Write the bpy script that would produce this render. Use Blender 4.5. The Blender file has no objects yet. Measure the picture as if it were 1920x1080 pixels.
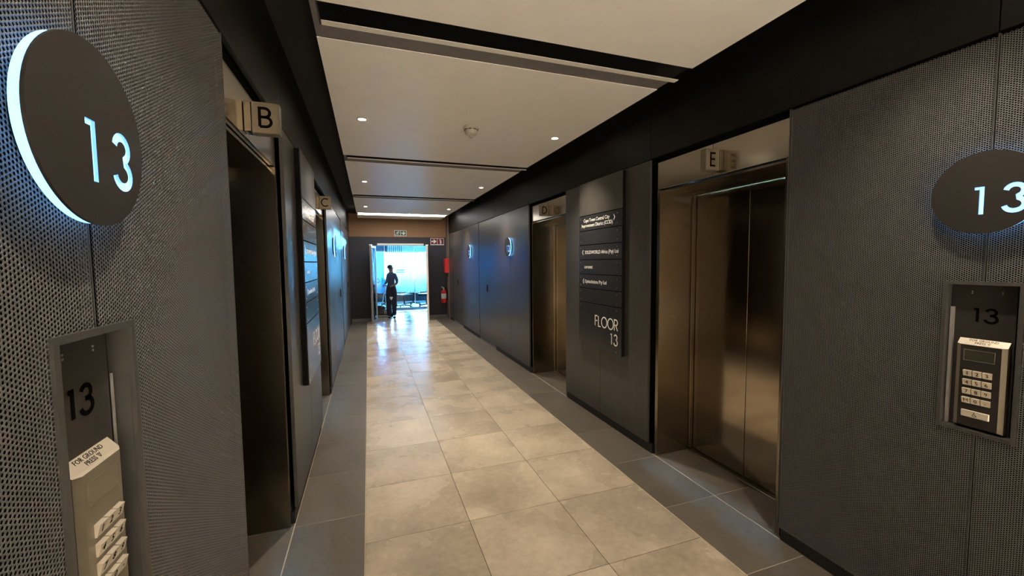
import bpy, bmesh, math, random
import numpy as np
from mathutils import Matrix, Vector
random.seed(7)
PI = math.pi
SC = bpy.context.scene
COL = SC.collection

# ------------------------------------------------------------------ camera
cam_d = bpy.data.cameras.new('camera')
cam_d.sensor_width = 36.0
cam_d.lens = 771.05 * 36.0 / 1920.0
cam_d.clip_start = 0.02
cam = bpy.data.objects.new('camera', cam_d)
COL.objects.link(cam)
_F = Vector((0.328931717, 0.942248157, -0.0630264646))
_R = Vector((0.943875476, -0.330155855, -0.0098080283))
_U = Vector((0.0300501529, 0.0562629627, 0.997963660))
_m = Matrix((( _R.x, _U.x, -_F.x, 0.0604649), (_R.y, _U.y, -_F.y, -1.7718530), (_R.z, _U.z, -_F.z, 1.5746683), (0, 0, 0, 1)))
cam.matrix_world = _m
SC.camera = cam

# ------------------------------------------------------------------ world: bright overcast daylight outside the far office window
W = bpy.data.worlds.new('world')
SC.world = W
W.use_nodes = True
_bg = W.node_tree.nodes['Background']
_bg.inputs['Color'].default_value = (0.25, 0.63, 1.0, 1)
_bg.inputs['Strength'].default_value = 330.0

# ------------------------------------------------------------------ view
SC.view_settings.view_transform = 'Standard'
SC.view_settings.look = 'None'
SC.view_settings.gamma = 1.0
SC.view_settings.use_curve_mapping = False
SC.view_settings.exposure = 1.42
LAMP_W = 72.0            # each ceiling downlight
LAMP_COL = (1.0, 0.85, 0.66)
SLOT_EMIT = 6.0          # the one slot batten that is switched on
HALL_FILL_W = 690.0           # each fill lamp of the hall added behind the viewer
SIGN_EMIT = 1.5          # blue-white light of the floor-number discs

# ------------------------------------------------------------------ materials
def new_mat(name):
    m = bpy.data.materials.new(name); m.use_nodes = True
    nt = m.node_tree
    return m, nt, nt.nodes['Principled BSDF']

def mat(name, col, rough=0.5, metal=0.0, noise=0.12, scale=30.0, stretch=(1, 1, 1), bump=0.0, rough_var=0.06, spec=0.5, per_object=0.0):
    m, nt, b = new_mat(name)
    N = nt.nodes; L = nt.links
    tc = N.new('ShaderNodeTexCoord'); mp = N.new('ShaderNodeMapping')
    mp.inputs['Scale'].default_value = stretch
    L.new(tc.outputs['Object'], mp.inputs['Vector'])
    nz = N.new('ShaderNodeTexNoise'); nz.inputs['Scale'].default_value = scale; nz.inputs['Detail'].default_value = 5
    L.new(mp.outputs['Vector'], nz.inputs['Vector'])
    if per_object:
        oi = N.new('ShaderNodeObjectInfo'); ad = N.new('ShaderNodeVectorMath'); ad.operation = 'MULTIPLY_ADD'
        ad.inputs[1].default_value = (1, 1, 1)
        sc = N.new('ShaderNodeVectorMath'); sc.operation = 'SCALE'; sc.inputs[0].default_value = (37, 91, 53)
        L.new(oi.outputs['Random'], sc.inputs['Scale'])
        L.new(mp.outputs['Vector'], ad.inputs[0]); L.new(sc.outputs['Vector'], ad.inputs[2])
        L.new(ad.outputs['Vector'], nz.inputs['Vector'])
    rp = N.new('ShaderNodeValToRGB')
    c = Vector(col)
    rp.color_ramp.elements[0].position = 0.3; rp.color_ramp.elements[1].position = 0.7
    rp.color_ramp.elements[0].color = (*(c * (1 - noise)), 1)
    rp.color_ramp.elements[1].color = (*(c * (1 + noise)), 1)
    L.new(nz.outputs['Fac'], rp.inputs['Fac'])
    L.new(rp.outputs['Color'], b.inputs['Base Color'])
    mr = N.new('ShaderNodeMapRange')
    mr.inputs['To Min'].default_value = max(0.03, rough - rough_var); mr.inputs['To Max'].default_value = min(1, rough + rough_var)
    L.new(nz.outputs['Fac'], mr.inputs['Value']); L.new(mr.outputs['Result'], b.inputs['Roughness'])
    b.inputs['Metallic'].default_value = metal
    b.inputs['Specular IOR Level'].default_value = spec
    if bump:
        bp = N.new('ShaderNodeBump'); bp.inputs['Strength'].default_value = bump; bp.inputs['Distance'].default_value = 0.002
        L.new(nz.outputs['Fac'], bp.inputs['Height']); L.new(bp.outputs['Normal'], b.inputs['Normal'])
    return m

def emit(name, col, strength):
    m, nt, b = new_mat(name)
    b.inputs['Base Color'].default_value = (*col, 1)
    b.inputs['Emission Color'].default_value = (*col, 1)
    b.inputs['Emission Strength'].default_value = strength
    b.inputs['Roughness'].default_value = 0.4
    return m

def glass(name, tint, refl=0.07):
    m = bpy.data.materials.new(name); m.use_nodes = True
    nt = m.node_tree; N = nt.nodes; L = nt.links
    N.remove(N['Principled BSDF'])
    t = N.new('ShaderNodeBsdfTransparent'); t.inputs['Color'].default_value = (*tint, 1)
    g = N.new('ShaderNodeBsdfGlossy'); g.inputs['Roughness'].default_value = 0.02
    mx = N.new('ShaderNodeMixShader')
    lw = N.new('ShaderNodeFresnel'); lw.inputs['IOR'].default_value = 1.45
    L.new(lw.outputs['Fac'], mx.inputs['Fac']); L.new(t.outputs[0], mx.inputs[1]); L.new(g.outputs[0], mx.inputs[2])
    L.new(mx.outputs[0], N['Material Output'].inputs['Surface'])
    return m

def film(name, col, through=0.06):
    m = bpy.data.materials.new(name); m.use_nodes = True
    nt = m.node_tree; N = nt.nodes; L = nt.links
    N.remove(N['Principled BSDF'])
    tr = N.new('ShaderNodeBsdfTranslucent'); tr.inputs['Color'].default_value = (*col, 1)
    df = N.new('ShaderNodeBsdfDiffuse'); df.inputs['Color'].default_value = (*col, 1)
    tp = N.new('ShaderNodeBsdfTransparent'); tp.inputs['Color'].default_value = (*col, 1)
    a = N.new('ShaderNodeMixShader'); a.inputs['Fac'].default_value = 0.25
    L.new(tr.outputs[0], a.inputs[1]); L.new(df.outputs[0], a.inputs[2])
    c = N.new('ShaderNodeMixShader'); c.inputs['Fac'].default_value = through
    L.new(a.outputs[0], c.inputs[1]); L.new(tp.outputs[0], c.inputs[2])
    L.new(c.outputs[0], N['Material Output'].inputs['Surface'])
    return m

def tile_mat(name, c0, c1, rough, scale, detail=7):
    m, nt, b = new_mat(name); N = nt.nodes; L = nt.links
    tc = N.new('ShaderNodeTexCoord'); oi = N.new('ShaderNodeObjectInfo')
    sc = N.new('ShaderNodeVectorMath'); sc.operation = 'SCALE'; sc.inputs[0].default_value = (37, 91, 53)
    L.new(oi.outputs['Random'], sc.inputs['Scale'])
    ad = N.new('ShaderNodeVectorMath'); ad.operation = 'ADD'
    L.new(tc.outputs['Object'], ad.inputs[0]); L.new(sc.outputs['Vector'], ad.inputs[1])
    n1 = N.new('ShaderNodeTexNoise'); n1.inputs['Scale'].default_value = scale; n1.inputs['Detail'].default_value = detail; n1.inputs['Distortion'].default_value = 0.0
    n1.inputs['Roughness'].default_value = 0.5
    n2 = N.new('ShaderNodeTexNoise'); n2.inputs['Scale'].default_value = scale * 14; n2.inputs['Detail'].default_value = 4
    L.new(ad.outputs['Vector'], n1.inputs['Vector']); L.new(ad.outputs['Vector'], n2.inputs['Vector'])
    rp = N.new('ShaderNodeValToRGB')
    rp.color_ramp.elements[0].position = 0.30; rp.color_ramp.elements[0].color = (*c0, 1)
    rp.color_ramp.elements[1].position = 0.70; rp.color_ramp.elements[1].color = (*c1, 1)
    L.new(n1.outputs['Fac'], rp.inputs['Fac'])
    gr = N.new('ShaderNodeMapRange'); gr.inputs['From Min'].default_value = 0.3; gr.inputs['From Max'].default_value = 0.7; gr.inputs['To Min'].default_value = 0.90; gr.inputs['To Max'].default_value = 1.08
    L.new(n2.outputs['Fac'], gr.inputs['Value'])
    n3 = N.new('ShaderNodeTexNoise'); n3.inputs['Scale'].default_value = scale * 0.8; n3.inputs['Detail'].default_value = 8; n3.inputs['Roughness'].default_value = 0.7
    L.new(ad.outputs['Vector'], n3.inputs['Vector'])
    g3 = N.new('ShaderNodeMapRange'); g3.inputs['From Min'].default_value = 0.35; g3.inputs['From Max'].default_value = 0.65; g3.inputs['To Min'].default_value = 0.90; g3.inputs['To Max'].default_value = 1.06
    L.new(n3.outputs['Fac'], g3.inputs['Value'])
    mm = N.new('ShaderNodeMath'); mm.operation = 'MULTIPLY'; L.new(gr.outputs['Result'], mm.inputs[0]); L.new(g3.outputs['Result'], mm.inputs[1])
    mx = N.new('ShaderNodeVectorMath'); mx.operation = 'SCALE'
    L.new(rp.outputs['Color'], mx.inputs[0]); L.new(mm.outputs[0], mx.inputs['Scale'])
    hv = N.new('ShaderNodeHueSaturation')
    vr = N.new('ShaderNodeMapRange'); vr.inputs['To Min'].default_value = 0.90; vr.inputs['To Max'].default_value = 1.06
    L.new(oi.outputs['Random'], vr.inputs['Value']); L.new(vr.outputs['Result'], hv.inputs['Value'])
    L.new(mx.outputs['Vector'], hv.inputs['Color']); L.new(hv.outputs['Color'], b.inputs['Base Color'])
    mr = N.new('ShaderNodeMapRange'); mr.inputs['To Min'].default_value = rough - 0.05; mr.inputs['To Max'].default_value = rough + 0.08
    L.new(n1.outputs['Fac'], mr.inputs['Value']); L.new(mr.outputs['Result'], b.inputs['Roughness'])
    bp = N.new('ShaderNodeBump'); bp.inputs['Strength'].default_value = 0.08; bp.inputs['Distance'].default_value = 0.001
    L.new(n2.outputs['Fac'], bp.inputs['Height']); L.new(bp.outputs['Normal'], b.inputs['Normal'])
    return m

def brushed(name, col, rough, aniso=0.0, scale=(4, 4, 220)):
    m, nt, b = new_mat(name); N = nt.nodes; L = nt.links
    tc = N.new('ShaderNodeTexCoord'); mp = N.new('ShaderNodeMapping'); mp.inputs['Scale'].default_value = scale
    nz = N.new('ShaderNodeTexNoise'); nz.inputs['Scale'].default_value = 3; nz.inputs['Detail'].default_value = 4
    L.new(tc.outputs['Object'], mp.inputs['Vector']); L.new(mp.outputs['Vector'], nz.inputs['Vector'])
    mr = N.new('ShaderNodeMapRange'); mr.inputs['To Min'].default_value = rough - 0.02; mr.inputs['To Max'].default_value = rough + 0.02
    L.new(nz.outputs['Fac'], mr.inputs['Value']); L.new(mr.outputs['Result'], b.inputs['Roughness'])
    b.inputs['Base Color'].default_value = (*col, 1); b.inputs['Metallic'].default_value = 1.0
    b.inputs['Anisotropic'].default_value = aniso
    return m

M = {}
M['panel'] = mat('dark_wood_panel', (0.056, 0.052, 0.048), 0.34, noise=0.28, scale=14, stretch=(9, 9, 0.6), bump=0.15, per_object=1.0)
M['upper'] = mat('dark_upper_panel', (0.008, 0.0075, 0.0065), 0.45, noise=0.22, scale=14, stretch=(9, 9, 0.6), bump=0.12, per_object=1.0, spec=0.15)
M['perf'] = mat('perforated_steel', (0.086, 0.084, 0.083), 0.38, metal=0.0, noise=0.08, scale=20)
M['black'] = mat('matt_black', (0.006, 0.006, 0.006), 0.85, noise=0.1, spec=0.1)
M['toe'] = mat('toe_kick', (0.012, 0.012, 0.012), 0.5)
M['plaque'] = mat('charcoal_plaque', (0.022, 0.023, 0.026), 0.24, noise=0.06, scale=60)
M['disc'] = mat('disc_face', (0.013, 0.011, 0.009), 0.55, noise=0.10, scale=120)
M['steel'] = brushed('bronze_steel', (0.27, 0.23, 0.175), 0.20, 0.0)
M['steel_dk'] = brushed('dark_bronze_steel', (0.38, 0.32, 0.245), 0.13, 0.0)
M['steel_lt'] = brushed('light_brushed_steel', (0.46, 0.42, 0.35), 0.18, 0.2, (220, 220, 4))
M['sill'] = brushed('sill_aluminium', (0.42, 0.38, 0.32), 0.4)
M['raft'] = mat('raft_white', (0.94, 0.92, 0.88), 0.38, noise=0.02, scale=6)
M['fascia'] = mat('raft_fascia', (0.16, 0.15, 0.15), 0.6)
M['ceil'] = mat('ceiling_black', (0.007, 0.007, 0.0065), 0.85)
M['batten'] = mat('batten_off', (0.78, 0.76, 0.70), 0.5, noise=0.03)
M['batten_on'] = emit('batten_on', (1.0, 0.97, 0.93), SLOT_EMIT)
M['lamp'] = emit('downlight_glow', (1.0, 0.90, 0.72), 14.0)
M['hall'] = mat('added_hall_wall', (0.80, 0.74, 0.64), 0.7, noise=0.02)
M['hall_bounce_floor'] = mat('pale_bounce_floor', (0.78, 0.72, 0.63), 0.6, noise=0.04, scale=4)  # floor of the added hall, pale to bounce light up the corridor
M['white'] = mat('white_plastic', (0.48, 0.44, 0.39), 0.4, noise=0.03)
def grout_mat():
    m, nt, b = new_mat('grout'); N = nt.nodes; L = nt.links
    tc = N.new('ShaderNodeTexCoord'); sx = N.new('ShaderNodeSeparateXYZ'); L.new(tc.outputs['Object'], sx.inputs[0])
    a = N.new('ShaderNodeMath'); a.operation = 'COMPARE'; a.inputs[1].default_value = 0.9; a.inputs[2].default_value = 0.9
    L.new(sx.outputs['X'], a.inputs[0])
    mx = N.new('ShaderNodeMix'); mx.data_type = 'RGBA'; mx.inputs[6].default_value = (0.46, 0.38, 0.28, 1); mx.inputs[7].default_value = (0.07, 0.045, 0.025, 1)
    L.new(a.outputs[0], mx.inputs[0]); L.new(mx.outputs[2], b.inputs['Base Color']); b.inputs['Roughness'].default_value = 0.9
    return m
M['grout'] = grout_mat()
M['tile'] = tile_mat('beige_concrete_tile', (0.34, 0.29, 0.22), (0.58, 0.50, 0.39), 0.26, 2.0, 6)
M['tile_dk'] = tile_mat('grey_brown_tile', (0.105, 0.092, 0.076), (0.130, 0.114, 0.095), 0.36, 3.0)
M['edge'] = mat('tile_edge', (0.62, 0.53, 0.40), 0.7)
M['endwall'] = mat('charcoal_paint', (0.030, 0.031, 0.042), 0.6, noise=0.06)
M['brown'] = mat('brown_plaster', (0.33, 0.185, 0.098), 0.75, noise=0.10, scale=40, bump=0.2)
M['beige'] = mat('beige_plaster', (0.20, 0.15, 0.11), 0.75)
M['skirt'] = mat('grey_skirting', (0.22, 0.21, 0.21), 0.5)
M['alu'] = brushed('satin_aluminium', (0.62, 0.62, 0.64), 0.35)
M['sign_glow'] = emit('sign_blue_white', (0.15, 0.45, 0.95), SIGN_EMIT)
M['letter'] = mat('white_lettering', (0.86, 0.84, 0.80), 0.45, noise=0.02)
M['letter_bk'] = mat('black_lettering', (0.006, 0.005, 0.005), 0.9, spec=0.05)
M['letter_eng'] = mat('engraved_black', (0.002, 0.002, 0.002), 0.9, spec=0.03)
M['red'] = mat('red_paint', (0.62, 0.022, 0.030), 0.35)
M['sign_red'] = mat('sign_red', (0.20, 0.014, 0.020), 0.5)
M['sign_green'] = mat('sign_green', (0.010, 0.085, 0.055), 0.5)
M['sign_white'] = mat('sign_white', (0.80, 0.83, 0.78), 0.5, noise=0.02)
M['kp_silver'] = mat('keypad_silver', (0.22, 0.195, 0.15), 0.42, metal=0.5, noise=0.05)
M['kp_black'] = mat('keypad_black', (0.020, 0.018, 0.016), 0.35)
M['blade'] = mat('blade_steel', (0.21, 0.18, 0.135), 0.40, metal=0.6, noise=0.05)
M['lit_acrylic'] = mat('blue_lit_acrylic', (0.30, 0.50, 0.95), 0.4)  # the sign's blue light on the cut number sides, painted into their colour
M['key'] = mat('keypad_key', (0.66, 0.60, 0.50), 0.34, metal=0.4, noise=0.04)
M['kp_frame'] = mat('keypad_frame', (0.050, 0.048, 0.046), 0.42)
M['kp_back'] = mat('keypad_back', (0.026, 0.023, 0.020), 0.4)
M['screen'] = mat('keypad_screen', (0.035, 0.033, 0.024), 0.15)
M['glass'] = glass('clear_glass', (0.86, 0.96, 0.98))
M['leaf_glass'] = glass('door_glass', (0.70, 0.92, 0.97))
M['film'] = film('frosted_film', (0.88, 0.97, 1.0))
M['film_blue'] = film('blue_frosted_film', (0.22, 0.50, 0.86))
M['off_floor'] = mat('office_floor', (0.42, 0.52, 0.52), 0.6)
M['off_wall'] = mat('office_wall', (0.74, 0.80, 0.83), 0.7)
M['lobby_wall'] = mat('lobby_wall', (0.10, 0.12, 0.17), 0.7)
M['chair'] = mat('black_mesh_chair', (0.012, 0.014, 0.022), 0.6)
M['navy'] = mat('navy_cloth', (0.020, 0.030, 0.070), 0.85)
M['trouser'] = mat('dark_trousers', (0.012, 0.014, 0.030), 0.85)
M['skin'] = mat('skin', (0.13, 0.075, 0.055), 0.55)
M['hair'] = mat('black_hair', (0.010, 0.009, 0.010), 0.7)
M['shoe'] = mat('black_shoes', (0.008, 0.008, 0.009), 0.5)
M['machine'] = mat('machine_dark', (0.035, 0.033, 0.040), 0.45)
M['machine_beige'] = mat('machine_beige', (0.36, 0.31, 0.24), 0.5)
M['handle_alu'] = mat('handle_tube', (0.62, 0.68, 0.74), 0.3, metal=0.6)
M['rag'] = mat('white_rag', (0.80, 0.78, 0.72), 0.9)
M['mark_green'] = mat('dark_green_vinyl', (0.010, 0.060, 0.035), 0.5)
M['blind'] = mat('dark_blind', (0.05, 0.10, 0.10), 0.6)

# ------------------------------------------------------------------ mesh helpers
def link(name, me, m=None, parent=None, label=None, kind=None, loc=None):
    o = bpy.data.objects.new(name, me)
    COL.objects.link(o)
    if m is not None:
        for mm in (m if isinstance(m, (list, tuple)) else [m]):
            me.materials.append(mm)
    if parent is not None: o.parent = parent
    if label: o['label'] = label
    if kind: o['kind'] = kind
    if loc is not None: o.location = loc
    return o

def bm_obj(name, bm, m, parent=None, smooth=False, **k):
    bmesh.ops.recalc_face_normals(bm, faces=bm.faces[:])
    me = bpy.data.meshes.new(name); bm.to_mesh(me); bm.free()
    if smooth:
        me.polygons.foreach_set('use_smooth', [True] * len(me.polygons))
        try: me.set_sharp_from_angle(angle=math.radians(40))
        except Exception: pass
    return link(name, me, m, parent, **k)

def box(bm, x0, x1, y0, y1, z0, z1, bevel=0.0, mi=0):
    n0 = set(bm.faces)
    v = [bm.verts.new(c) for c in ((x0, y0, z0), (x1, y0, z0), (x1, y1, z0), (x0, y1, z0), (x0, y0, z1), (x1, y0, z1), (x1, y1, z1), (x0, y1, z1))]
    fs = [bm.faces.new([v[i] for i in f]) for f in ((3, 2, 1, 0), (4, 5, 6, 7), (0, 1, 5, 4), (1, 2, 6, 5), (2, 3, 7, 6), (3, 0, 4, 7))]
    for f in fs: f.material_index = mi
    if bevel:
        es = list({e for f in fs for e in f.edges})
        r = bmesh.ops.bevel(bm, geom=es, offset=bevel, segments=1, affect='EDGES', profile=0.5)
        for f in r['faces']: f.material_index = mi
    return fs

def Box(name, x0, x1, y0, y1, z0, z1, m, parent=None, bevel=0.0, **k):
    bm = bmesh.new(); box(bm, min(x0, x1), max(x0, x1), min(y0, y1), max(y0, y1), min(z0, z1), max(z0, z1), bevel)
    return bm_obj(name, bm, m, parent, **k)

def prism(bm, loop, y0, y1, mi=0):
    """loop of (x,z) extruded from y0 (front) to y1"""
    a = [bm.verts.new((x, y0, z)) for x, z in loop]; b = [bm.verts.new((x, y1, z)) for x, z in loop]
    n = len(loop); fs = [bm.faces.new(a), bm.faces.new(b[::-1])]
    for i in range(n): fs.append(bm.faces.new((a[i], b[i], b[(i + 1) % n], a[(i + 1) % n])))
    for f in fs: f.material_index = mi

def ring_frame(bm, x0, x1, z0, z1, lw, y0, y1):
    o = [(x0, z0), (x1, z0), (x1, z1), (x0, z1)]; i = [(x0 + lw, z0 + lw), (x1 - lw, z0 + lw), (x1 - lw, z1 - lw), (x0 + lw, z1 - lw)]
    V = [[bm.verts.new((x, y, z)) for x, z in lp] for lp in (o, i) for y in (y0, y1)]
    of, ob, jf, jb = V
    for k in range(4):
        k2 = (k + 1) % 4
        for q in ((of[k], of[k2], jf[k2], jf[k]), (ob[k], jb[k], jb[k2], ob[k2]), (of[k], ob[k], ob[k2], of[k2]), (jf[k], jf[k2], jb[k2], jb[k])): bm.faces.new(q)

def lathe(bm, prof, seg=24, c=(0, 0, 0), axis='z', mi=0):
    """prof: (radius, height)"""
    rings = []
    for r, h in prof:
        ring = []
        for i in range(seg):
            t = 2 * PI * i / seg; x, y = r * math.cos(t), r * math.sin(t)
            p = {'z': (x, y, h), 'y': (x, h, y), 'x': (h, x, y)}[axis]
            ring.append(bm.verts.new((p[0] + c[0], p[1] + c[1], p[2] + c[2])))
        rings.append(ring)
    for a, b in zip(rings, rings[1:]):
        for i in range(seg):
            f = bm.faces.new((a[i], a[(i + 1) % seg], b[(i + 1) % seg], b[i])); f.material_index = mi
    for ring, pr in ((rings[0], prof[0]), (rings[-1], prof[-1])):
        if pr[0] > 1e-6:
            f = bm.faces.new(ring); f.material_index = mi

def tube(bm, pts, r, seg=8, r1=None, mi=0):
    pts = [Vector(p) for p in pts]; n = len(pts); rings = []
    up = Vector((0, 0, 1))
    for i, p in enumerate(pts):
        d = (pts[min(i + 1, n - 1)] - pts[max(i - 1, 0)]).normalized()
        a = d.cross(up)
        if a.length < 1e-3: a = d.cross(Vector((0, 1, 0)))
        a.normalize(); b = d.cross(a)
        rr = r if r1 is None else r + (r1 - r) * i / (n - 1)
        rings.append([bm.verts.new(p + a * rr * math.cos(2 * PI * k / seg) + b * rr * math.sin(2 * PI * k / seg)) for k in range(seg)])
    for a, b in zip(rings, rings[1:]):
        for k in range(seg):
            f = bm.faces.new((a[k], a[(k + 1) % seg], b[(k + 1) % seg], b[k])); f.material_index = mi
    for rg in (rings[0], rings[-1]):
        f = bm.faces.new(rg); f.material_index = mi

def thing(name, label, cat, loc=(0, 0, 0), rotz=0.0, group=None):
    o = bpy.data.objects.new(name, None); COL.objects.link(o)
    o.location = loc; o.rotation_euler = (0, 0, rotz); o.empty_display_size = 0.1
    o['label'] = label; o['category'] = cat; o['kind'] = 'thing'
    if group: o['group'] = group
    return o

# default-font lettering -> flat solid in the local XZ plane, facing -y
def text_bm(bm, body, size, x=0, z=0, y0=0.0, y1=0.002, align='LEFT', xscale=1.0, mi=0):
    cu = bpy.data.curves.new('lettering', 'FONT'); cu.body = body; cu.size = size; cu.align_x = align
    cu.resolution_u = 2; cu.extrude = abs(y1 - y0) / 2
    ob = bpy.data.objects.new('lettering', cu); COL.objects.link(ob)
    dg = bpy.context.evaluated_depsgraph_get(); dg.update()
    me = bpy.data.meshes.new_from_object(ob.evaluated_get(dg))
    ym = (y0 + y1) / 2
    n0 = len(bm.verts); nf = len(bm.faces)
    bm.from_mesh(me)
    bm.verts.ensure_lookup_table(); bm.faces.ensure_lookup_table()
    for v in bm.verts[n0:]:
        v.co = Vector((v.co.x * xscale + x, -v.co.z + ym, v.co.y + z))
    for f in bm.faces[nf:]: f.material_index = mi
    bpy.data.objects.remove(ob); bpy.data.curves.remove(cu); bpy.data.meshes.remove(me)

# thin geometric stroke letters (unit height)
def arc(cx, cz, rx, rz, a0, a1, n=10):
    return [(cx + rx * math.cos(math.radians(a0 + (a1 - a0) * i / n)), cz + rz * math.sin(math.radians(a0 + (a1 - a0) * i / n))) for i in range(n + 1)]
GL = {
 'F': (0.46, [[(0, 0), (0, 1), (.44, 1)], [(0, .52), (.40, .52)]]),
 'L': (0.42, [[(0, 1), (0, 0), (.40, 0)]]),
 'O': (0.94, [arc(.47, .5, .47, .5, 0, 360, 28)]),
 'R': (0.52, [[(0, 0), (0, 1)] + arc(.26, .75, .25, .25, 90, -90, 10) + [(0, .5)], [(.24, .5), (.52, 0)]]),
 'B': (0.56, [[(0, 0), (0, 1)] + arc(.26, .76, .24, .24, 90, -90, 10) + [(0.02, .52)], [(.2, .52)] + arc(.28, .26, .28, .26, 90, -90, 10) + [(0, 0)]]),
 'C': (0.86, [arc(.47, .5, .47, .5, 48, 312, 24)]),
 'D': (0.70, [[(0, 0), (0, 1)] + arc(.22, .5, .48, .5, 90, -90, 16) + [(0, 0)]]),
 'E': (0.50, [[(.48, 1), (0, 1), (0, 0), (.48, 0)], [(0, .52), (.44, .52)]]),
 '1': (0.30, [[(0.02, .95), (.20, .95), (.20, 0)]]),
 '3': (0.60, [arc(.30, .755, .235, .235, 165, -90, 14)[:-1] + [(.25, .52)], [(.25, .52)] + arc(.30, .26, .29, .27, 88, -170, 16)]),
}
def outline(pl, t):
    P = [Vector((a, b)) for a, b in pl]; n = len(P); l, r = [], []
    closed = (P[0] - P[-1]).length < 1e-6
    for i in range(n):
        if closed and i in (0, n - 1): d0 = (P[-1] - P[-2]).normalized(); d1 = (P[1] - P[0]).normalized()
        else:
            d1 = (P[min(i + 1, n - 1)] - P[min(i, n - 2)]).normalized(); d0 = (P[max(i, 1)] - P[max(i - 1, 0)]).normalized()
        nn = Vector((-(d0 + d1).y, (d0 + d1).x))
        if nn.length < 1e-6: nn = Vector((-d1.y, d1.x))
        nn.normalize(); c = max(0.45, nn.dot(Vector((-d1.y, d1.x))))
        l.append(P[i] + nn * (t / 2 / c)); r.append(P[i] - nn * (t / 2 / c))
    return l, r, closed
def stroke_text(bm, s, h, x, z, y0, y1, t=0.12, gap=0.20, align='LEFT', xs=1.0, mi=0):
    wd = sum(GL[c][0] for c in s) + gap * (len(s) - 1)
    cx = x - (wd * h * xs if align == 'RIGHT' else wd * h * xs / 2 if align == 'CENTER' else 0)
    for ch in s:
        w, sts = GL[ch]
        for st in sts:
            l, r, cl = outline([(a * h * xs, b * h) for a, b in st], t * h)
            V = [[bm.verts.new((q.x + cx, yy, q.y + z)) for q in side] for side in (l, r) for yy in (y0, y1)]
            lf, lb, rf, rb = V; n = len(l)
            for i in range(n - 1):
                for q in ((lf[i], rf[i], rf[i + 1], lf[i + 1]), (lb[i], lb[i + 1], rb[i + 1], rb[i]), (lf[i], lf[i + 1], lb[i + 1], lb[i]), (rf[i], rb[i], rb[i + 1], rf[i + 1])):
                    bm.faces.new(q).material_index = mi
            if not cl:
                bm.faces.new((lf[0], lb[0], rb[0], rf[0])).material_index = mi; bm.faces.new((lf[-1], rf[-1], rb[-1], lb[-1])).material_index = mi
        cx += (w + gap) * h * xs

# wall-mounted things: local x = right as one faces the wall, local -y = out of the wall, z up
XR, XL = 2.19, -0.39
def wall_frame(side, y, z=0.0, d=0.0):
    """d: depth into the wall"""
    return ((XR + d, y, z), -PI / 2) if side > 0 else ((XL - d, y, z), PI / 2)
def wx(side, d): return XR + d if side > 0 else XL - d
def WBox(name, side, d0, d1, y0, y1, z0, z1, m, parent=None, bevel=0.0, **k):
    return Box(name, wx(side, d0), wx(side, d1), y0, y1, z0, z1, m, parent, bevel, **k)

# ================================================================== FLOOR
fl = Box('floor', -0.95, 2.75, -3.6, 12.15, -0.06, -0.0013, M['grout'], kind='structure')
def tile_mesh(w, l, m, inset=0.0016, bev=0.0008):
    bm = bmesh.new(); box(bm, inset, w - inset, inset, l - inset, -0.0012, 0.0, 0)
    top = [e for e in bm.edges if all(v.co.z > -0.0006 for v in e.verts)]
    bmesh.ops.bevel(bm, geom=top, offset=bev, segments=1, affect='EDGES')
    bmesh.ops.recalc_face_normals(bm, faces=bm.faces[:])
    me = bpy.data.meshes.new('tile'); bm.to_mesh(me); bm.free(); me.materials.append(m)
    return me
def put_tile(me, x, y):
    o = bpy.data.objects.new('tile', me); COL.objects.link(o); o.parent = fl; o.location = (x, y, 0)
tl = tile_mesh(0.6, 0.6, M['tile'])
for j in range(-6, 20):
    for i in range(3): put_tile(tl, i * 0.6, j * 0.6)
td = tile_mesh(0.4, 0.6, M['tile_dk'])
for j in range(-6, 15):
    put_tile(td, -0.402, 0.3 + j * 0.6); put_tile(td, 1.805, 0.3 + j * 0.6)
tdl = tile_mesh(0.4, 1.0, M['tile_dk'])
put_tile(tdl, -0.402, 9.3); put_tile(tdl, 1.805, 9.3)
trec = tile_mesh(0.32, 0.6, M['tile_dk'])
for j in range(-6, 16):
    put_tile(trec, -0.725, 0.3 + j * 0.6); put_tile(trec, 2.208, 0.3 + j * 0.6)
# pale metal-edge strips that part the beige field from the grey borders
Box('trim_1', -0.0035, 0.0, -3.6, 10.2, -0.003, 0.0006, M['edge'], kind='structure')
Box('trim_2', 1.80, 1.8045, -3.6, 10.2, -0.003, 0.0006, M['edge'], kind='structure')

# ================================================================== CEILING + RAFTS
ceil = Box('ceiling', -0.75, 2.55, -3.6, 10.0, 2.90, 2.98, M['ceil'], kind='structure')
RZ = 2.75
RX0, RX1 = -0.155, 1.978
def raft(y0, y1, label):
    t = thing('ceiling_raft', label, 'ceiling panel', ((RX0 + RX1) / 2, (y0 + y1) / 2, RZ), 0, 'floating ceiling rafts over the corridor')
    hx, hy = (RX1 - RX0) / 2, (y1 - y0) / 2
    Box('fascia', -hx, hx, -hy, hy, 0.004, 0.068, M['ceil'], t, label='black raft edge')
    Box('underside', -hx, hx, -hy, hy, 0.0, 0.0038, M['raft'], t, label='pale beige plaster underside')
    return t
raft(-3.4, -2.42, 'pale ceiling raft behind the viewer, out past the near lift doors')
raft(-2.10, 0.32, 'pale ceiling raft nearest to the viewer, cut by the top of the picture')
raft(0.645, 3.10, 'large pale ceiling raft with smoke detector and two downlights')
raft(3.39, 5.80, 'pale ceiling raft with two downlights, third one along, beyond the smoke detector')
raft(6.16, 8.50, 'pale ceiling raft just before the glowing light slot')
raft(8.90, 9.64, 'narrow ceiling strip beyond the glowing light slot')
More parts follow.
